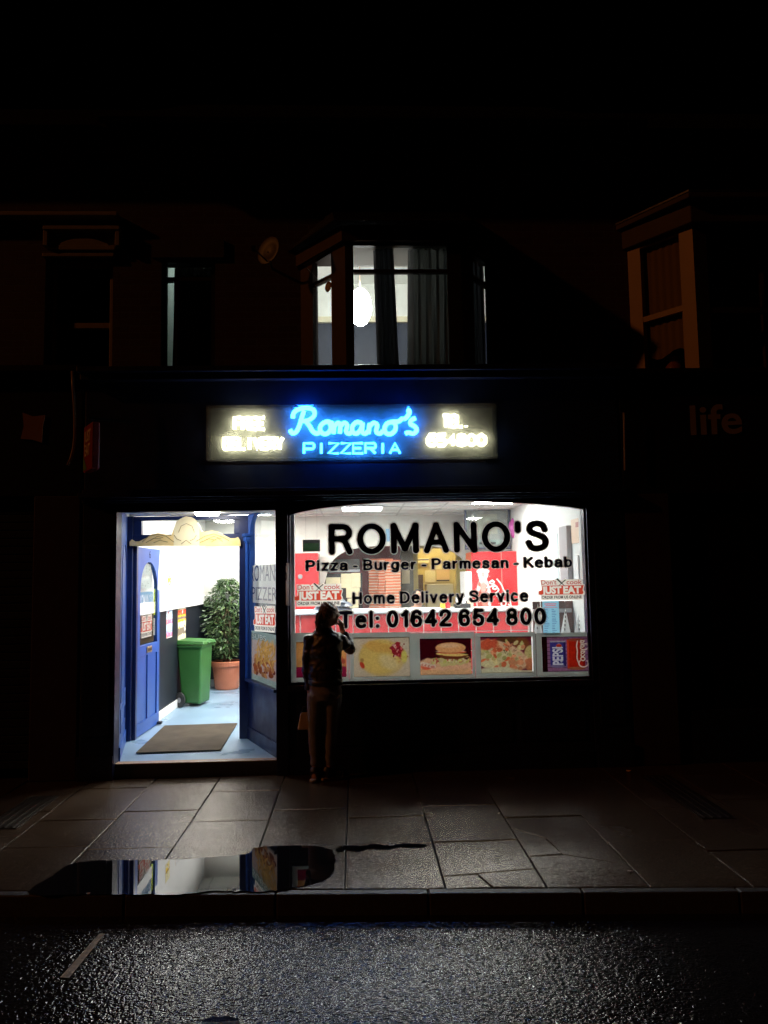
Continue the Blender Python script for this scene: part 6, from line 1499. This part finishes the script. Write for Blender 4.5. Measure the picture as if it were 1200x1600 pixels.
# --- head: facing right and slightly away
def head_mesh(mb, C, face, h=.215):
    f = Vector((math.cos(face), math.sin(face), 0)); s = Vector((-f.y, f.x, 0)); rot = Matrix((f, s, Vector((0, 0, 1)))).transposed()
    mb.ellipsoid(C+Vector((0, 0, h*.08))-f*.008, (.094, .073, h*.46), rot, 28, 18)                # skull
    mb.ellipsoid(C+f*.032+Vector((0, 0, -h*.22)), (.052, .05, h*.27), rot, 20, 12)                 # face and jaw
    mb.ellipsoid(C+f*.070+Vector((0, 0, -h*.40)), (.018, .020, .018), rot, 12, 8)                  # chin
    mb.ellipsoid(C+f*.078+Vector((0, 0, h*.10)), (.018, .045, .016), rot, 12, 8)                   # brow
    mb.tube([C+f*.084+Vector((0, 0, h*.05)), C+f*.104+Vector((0, 0, -h*.10))], [.008, .014], 10)     # nose
    for k in (-1, 1):
        mb.ellipsoid(C+f*.074+s*k*.014+Vector((0, 0, -h*.255)), (.016, .018, .006), rot, 12, 8)      # lips
        mb.ellipsoid(C+f*.074+s*k*.014+Vector((0, 0, -h*.295)), (.015, .016, .007), rot, 12, 8)
        mb.ellipsoid(C-f*.005+s*k*.074+Vector((0, 0, -h*.03)), (.018, .008, .030), rot, 12, 8)       # ears
        mb.ellipsoid(C+f*.062+s*k*.040+Vector((0, 0, -h*.10)), (.02, .022, .022), rot, 12, 8)        # cheeks
    return f, s
FA = R(28)                                  # facing +x and a bit toward the shop
HC = J(513, 960)+Vector((.01, 0, 0.0))
bd_ = MB(); f, s = head_mesh(bd_, HC, FA)
bd_.tube([HC-f*.02+Vector((0, 0, -.03)), J(507, 985, .0), J(506, 996)], [.055, .056, .075], 16)       # neck
rings(bd_, [((J(508, 1090)), .15, .11, TW), (J(508, 1068), .155, .115, TW), (J(508, 1040), .125, .095, TW), (J(507, 1015), .14, .10, TW), (J(507, 998), .165, .09, TW), (J(507, 990), .10, .07, TW)])
sl_l, el_l, wr_l = J(484, 1000, .0), J(480, 1046, .02), J(484, 1082, .03)
sl_r, el_r, wr_r = J(532, 1000, .02), J(547, 1020, .10), J(534, 984, .17)
bd_.tube([J(505, 998), sl_l, el_l, wr_l], [.05, .052, .038, .026], 14); bd_.tube([J(508, 998), sl_r, el_r, wr_r], [.05, .052, .040, .026], 14)
hpl, knl, anl = J(495, 1085), J(491, 1145, .02), J(493, 1199, -.01)
hpr, knr, anr = J(520, 1085), J(516.5, 1145, .03), J(514, 1199, .0)
for h_, k_, a_ in ((hpl, knl, anl), (hpr, knr, anr)): bd_.tube([h_, h_.lerp(k_, .4), k_, k_.lerp(a_, .35), a_], [.078, .064, .045, .046, .032], 16)
for a_, dr in ((anl, Vector((.35, .94, 0))), (anr, Vector((.93, .37, 0)))):
    dr.normalize(); bd_.tube([a_, Vector((a_.x, a_.y, .05))-dr*.02, Vector((a_.x, a_.y, .035))+dr*.09, Vector((a_.x, a_.y, .028))+dr*.16], [.034, .036, .034, .024], 12)
def hand(mb, wr, d, side, up, curl, fist=.0):
    """palm from the wrist along d; side = across the knuckles, up = back of the hand"""
    d, side, up = d.normalized(), side.normalized(), up.normalized()
    mb.tube([wr, wr+d*.03, wr+d*.075], [.024, .027, .026], 12)
    for k in (-1, 0, 1): mb.ellipsoid(wr+d*.055+side*k*.018, (.022, .022, .022))
    for i, ln_ in enumerate((.068, .076, .070, .054)):
        b_ = wr+d*.078+side*(.030-.020*i); q = [b_]; ang_ = curl*.5
        for seg_, fr_ in enumerate((.45, .32, .23)):
            v = d*math.cos(ang_)-up*math.sin(ang_); q.append(q[-1]+v*ln_*fr_); ang_ += curl
        mb.tube(q, [.0095, .009, .008, .0065], 8)
    tb_ = wr+d*.025+side*.026; mb.tube([tb_, tb_+side*.022+d*.022-up*.01, tb_+side*.026+d*.05-up*.02], [.012, .010, .008], 8)
mouth = HC+f*.10+Vector((0, 0, -.055))
hand(bd_, wr_r, (mouth-wr_r)*1.0+Vector((0, 0, .09)), Vector((-.3, -.9, .2)), Vector((.9, .1, .3)), .45)
hand(bd_, wr_l, Vector((.0, .1, -1)), Vector((.1, 1, 0)), Vector((-1, 0, 0)), .75)
realize([bd_], .0065, 3, 'body', M_skin, pe)
# eyes
for k in (-1, 1):
    e = HC+f*.080+s*k*.032+Vector((0, 0, .0)); eo = MB().ellipsoid(e, (.011, .011, .011)).build('eye', mat('eye_white', (.7, .68, .65), .2), pe, smooth=True); MB().ellipsoid(e+f*.0075, (.005, .005, .005)).build('iris', mat('dark_iris', (.03, .02, .015), .2), eo, smooth=True)
# jacket
jk = MB()
rings(jk, [(J(508, 1068), .158, .125, TW), (J(508, 1058), .162, .128, TW), (J(508, 1040), .158, .120, TW), (J(507, 1015), .165, .118, TW), (J(507, 1000), .172, .105, TW), (J(507, 991), .135, .090, TW), (J(507, 984), .085, .075, TW), (J(507, 980), .070, .066, TW)])
jk.tube([J(500, 997), sl_l, sl_l.lerp(el_l, .5), el_l, el_l.lerp(wr_l, .9)], [.06, .066, .058, .053, .042], 16)
jk.tube([J(514, 997), sl_r, sl_r.lerp(el_r, .5), el_r, el_r.lerp(wr_r, .80)], [.06, .068, .062, .058, .044], 16)
from mathutils import noise as mnoise
def wr_noise(c): return .014*mnoise.noise(Vector((c.x*9, c.y*9, c.z*15)))+.007*mnoise.noise(Vector((c.x*26, c.y*26, c.z*34)))
realize([jk], .010, 5, 'jacket', M_jack, pe, disp=wr_noise)
rings_m = MB(); 
for i in range(24):
    a0_, a1_ = 2*math.pi*i/24, 2*math.pi*(i+1)/24
    c_ = J(508, 1066)
    def rp(a, r, z): x, y = .162*r*math.cos(a), .130*r*math.sin(a); return (c_.x+x*math.cos(TW)-y*math.sin(TW), c_.y+x*math.sin(TW)+y*math.cos(TW), c_.z+z)
    rings_m.add([rp(a0_, 1.03, -.02), rp(a1_, 1.03, -.02), rp(a1_, 1.04, .03), rp(a0_, 1.04, .03)], [(0, 1, 2, 3)])
hem = rings_m.build('jacket_hem', M_jack, pe, smooth=True); sm = hem.modifiers.new('t', 'SOLIDIFY'); sm.thickness = .01
# trousers
tr_ = MB()
rings(tr_, [(J(508, 1093), .135, .112, TW), (J(508, 1082), .158, .128, TW), (J(508, 1066), .158, .122, TW), (J(508, 1056), .14, .11, TW)])
for h_, k_, a_ in ((hpl, knl, anl), (hpr, knr, anr)): tr_.tube([h_, h_.lerp(k_, .4), k_, k_.lerp(a_, .35), a_.lerp(k_, .06)], [.094, .082, .060, .057, .041], 18)
def tn(c): return .004*math.sin(c.z*70+c.x*60)*(1 if c.z < .95 else .2)*max(.3, math.sin(c.z*9))
realize([tr_], .009, 4, 'trousers', M_trou, pe, disp=tn)
# shoes
M_shoe = mat('black_trainer', (.02, .018, .018), .45); M_sole = mat('pale_sole', (.45, .36, .28), .6)
for a_, dr in ((anl, Vector((.35, .94, 0))), (anr, Vector((.93, .37, 0)))):
    dr.normalize(); n_ = Vector((-dr.y, dr.x, 0)); b0 = Vector((a_.x, a_.y, 0))
    sh_ = MB(); sh_.tube([Vector((a_.x, a_.y, .115)), b0+Vector((0, 0, .07))-dr*.02], [.046, .048], 14); sh_.tube([b0-dr*.035+Vector((0, 0, .055)), b0+dr*.05+Vector((0, 0, .06)), b0+dr*.13+Vector((0, 0, .045)), b0+dr*.185+Vector((0, 0, .036))], [.040, .044, .038, .022], 14)
    so = realize([sh_], .007, 3, 'shoe', M_shoe, pe)
    outl = [(-.085, .0), (-.07, .030), (.0, .036), (.09, .044), (.16, .038), (.205, .012), (.205, -.012), (.16, -.038), (.09, -.044), (0, -.036), (-.07, -.030)]
    MB().prism([b0+dr*u+n_*v+Vector((0, 0, .002)) for u, v in outl], (0, 0, .026)).build('sole', M_sole, so, bevel=.006)
    st_ = MB()
    for k in range(3):
        c_ = b0+dr*(.05+k*.028); sg_ = [c_-n_*.0435+Vector((0, 0, .03)), c_-n_*.040+dr*.012+Vector((0, 0, .078)), c_-n_*.040+dr*.022+Vector((0, 0, .078)), c_-n_*.0435+dr*.010+Vector((0, 0, .03))]
        st_.prism(sg_, -n_*.006)
    st_.build('stripe', M_sole, so)
# hair: cap plus wavy strands gathered low at the back
hr_ = MB(); rotf = Matrix((f, s, Vector((0, 0, 1)))).transposed()
hr_.ellipsoid(HC-f*.020+Vector((0, 0, .030)), (.088, .079, .091), rotf, 28, 18); hr_.ellipsoid(HC-f*.058+Vector((0, 0, -.015)), (.052, .066, .070), rotf, 20, 14)
hr_.ellipsoid(HC-f*.098+Vector((0, 0, .0)), (.030, .034, .034), rotf, 16, 10); hr_.tube([HC-f*.098+Vector((0, 0, -.01)), HC-f*.112+Vector((0, -.02, -.07)), HC-f*.085+Vector((0, -.04, -.15))], [.030, .036, .014], 14)
hair = realize([hr_], .006, 3, 'hair', M_hair, pe, disp=lambda c: .0035*math.sin(c.z*160+c.x*110)+.002*math.sin(c.x*260-c.z*90))
sm_ = MB(); rs = random.Random(5)
for i in range(90):
    st0 = HC-f*rs.uniform(.095, .125)+s*rs.uniform(-.03, .03)+Vector((0, 0, rs.uniform(-.02, .03)))
    e_ = HC-f*rs.uniform(.06, .125)+s*rs.uniform(-.035, .025)+Vector((0, -.04, rs.uniform(-.19, -.09))); pts = []
    for k in range(9):
        t = k/8; p = st0.lerp(e_, t)-f*.018*math.sin(math.pi*t)+Vector((0, -.010, 0)); p += s*.006*math.sin(t*14+i)+f*.005*math.cos(t*12+i*2); pts.append(p)
    sm_.tube(pts, [.0022]*8+[.0008], 4)
sm_.build('strands', M_hair, hair, smooth=True)
# handbag in her left hand
hb0 = J(484, 1113, .03)
wb = J(486, 1094, .035); hbz = J(479, 1126, .03)
hb = thing('handbag', 'small tan handbag hanging from the woman\'s left hand', 'handbag', Vector(OP)+hbz)
M_tan = mat('tan_leather', (.66, .48, .28), .5, color2=(.72, .54, .34), scale=9, bump=.2, bscale=50)
mb = MB(); mb.hexa([(-.085, -.035, -.085), (.09, -.035, -.085), (.09, .035, -.085), (-.085, .035, -.085), (-.055, -.02, .07), (.075, -.02, .07), (.075, .02, .07), (-.055, .02, .07)]); mb.build('bag_body', M_tan, hb, bevel=.014)
mb = MB(); mb.hexa([(-.062, -.028, .0), (.08, -.028, .0), (.08, -.0225, .0), (-.062, -.0225, .0), (-.053, -.026, .071), (.073, -.026, .071), (.073, -.0205, .071), (-.053, -.0205, .071)]); mb.build('flap', M_tan, hb, bevel=.003)
hp = wb-hbz
MB().tube([(-.045, 0, .065), (-.03, 0, .12), Vector(hp)+Vector((0, 0, -.055)), (.055, 0, .12), (.065, 0, .065)], .006, 8).build('strap', M_black, hb, smooth=True)

# worker behind the counter
YWk = 4.55
c = P(653, 921, YWk)
wk = thing('person', 'worker in grey top behind the counter, head bent, half hidden by the lettering', 'person', (c.x, YWk, FL))
OW = Vector(wk.location)
K = c.z-FL                                     # height of head top
b_ = MB(); C_ = Vector((0, -.02, K-.115)); f, s = head_mesh(b_, C_, R(-95), .22)
b_.tube([C_+Vector((0, 0, -.05)), Vector((0, .05, K-.27))], [.055, .07], 14)
rings(b_, [((0, .10, K-.95), .16, .11, 0), ((0, .09, K-.75), .15, .11, 0), ((0, .08, K-.5), .17, .11, 0), ((0, .06, K-.33), .19, .10, 0), ((0, .05, K-.26), .10, .08, 0)])
for k in (-1, 1):
    b_.tube([(0, .06, K-.33), (k*.19, .06, K-.34), (k*.25, 0, K-.60), (k*.13, -.24, K-.66)], [.05, .055, .042, .028], 14)
    hand(b_, Vector((k*.13, -.24, K-.66)), Vector((-k*.3, -1, -.1)), Vector((-k*1, .2, 0)), Vector((0, 0, 1)), .5)
    b_.tube([(k*.09, .10, K-.92), (k*.10, .08, K*.28), (k*.10, .10, .06)], [.085, .055, .04], 14); b_.tube([(k*.10, .10, .05), (k*.11, -.10, .035)], [.04, .03], 12)
realize([b_], .009, 3, 'body', mat('skin', (.42, .22, .15), .5), wk)
t_ = MB(); rings(t_, [((0, .10, K-.97), .175, .125, 0), ((0, .09, K-.75), .168, .125, 0), ((0, .08, K-.5), .187, .125, 0), ((0, .06, K-.35), .205, .112, 0), ((0, .05, K-.27), .12, .09, 0), ((0, .05, K-.245), .07, .065, 0)])
for k in (-1, 1): t_.tube([(0, .06, K-.33), (k*.19, .06, K-.34), (k*.25, 0, K-.58)], [.06, .068, .056], 14)
realize([t_], .012, 4, 'shirt', mat('grey_brown_shirt', (.16, .14, .11), .8, var=.2), wk, disp=wr_noise)
t_ = MB(); rings(t_, [((0, .10, K-1.0), .16, .12, 0), ((0, .10, K-.9), .165, .122, 0)])
for k in (-1, 1): t_.tube([(k*.09, .10, K-.92), (k*.10, .08, K*.28), (k*.10, .10, .09)], [.095, .068, .055], 14)
realize([t_], .012, 3, 'trousers', M_black, wk)
h_ = MB(); h_.ellipsoid(C_+Vector((0, .018, .035)), (.082, .094, .092)); realize([h_], .008, 3, 'hair', mat('dark_hair', (.02, .014, .01), .5), wk)
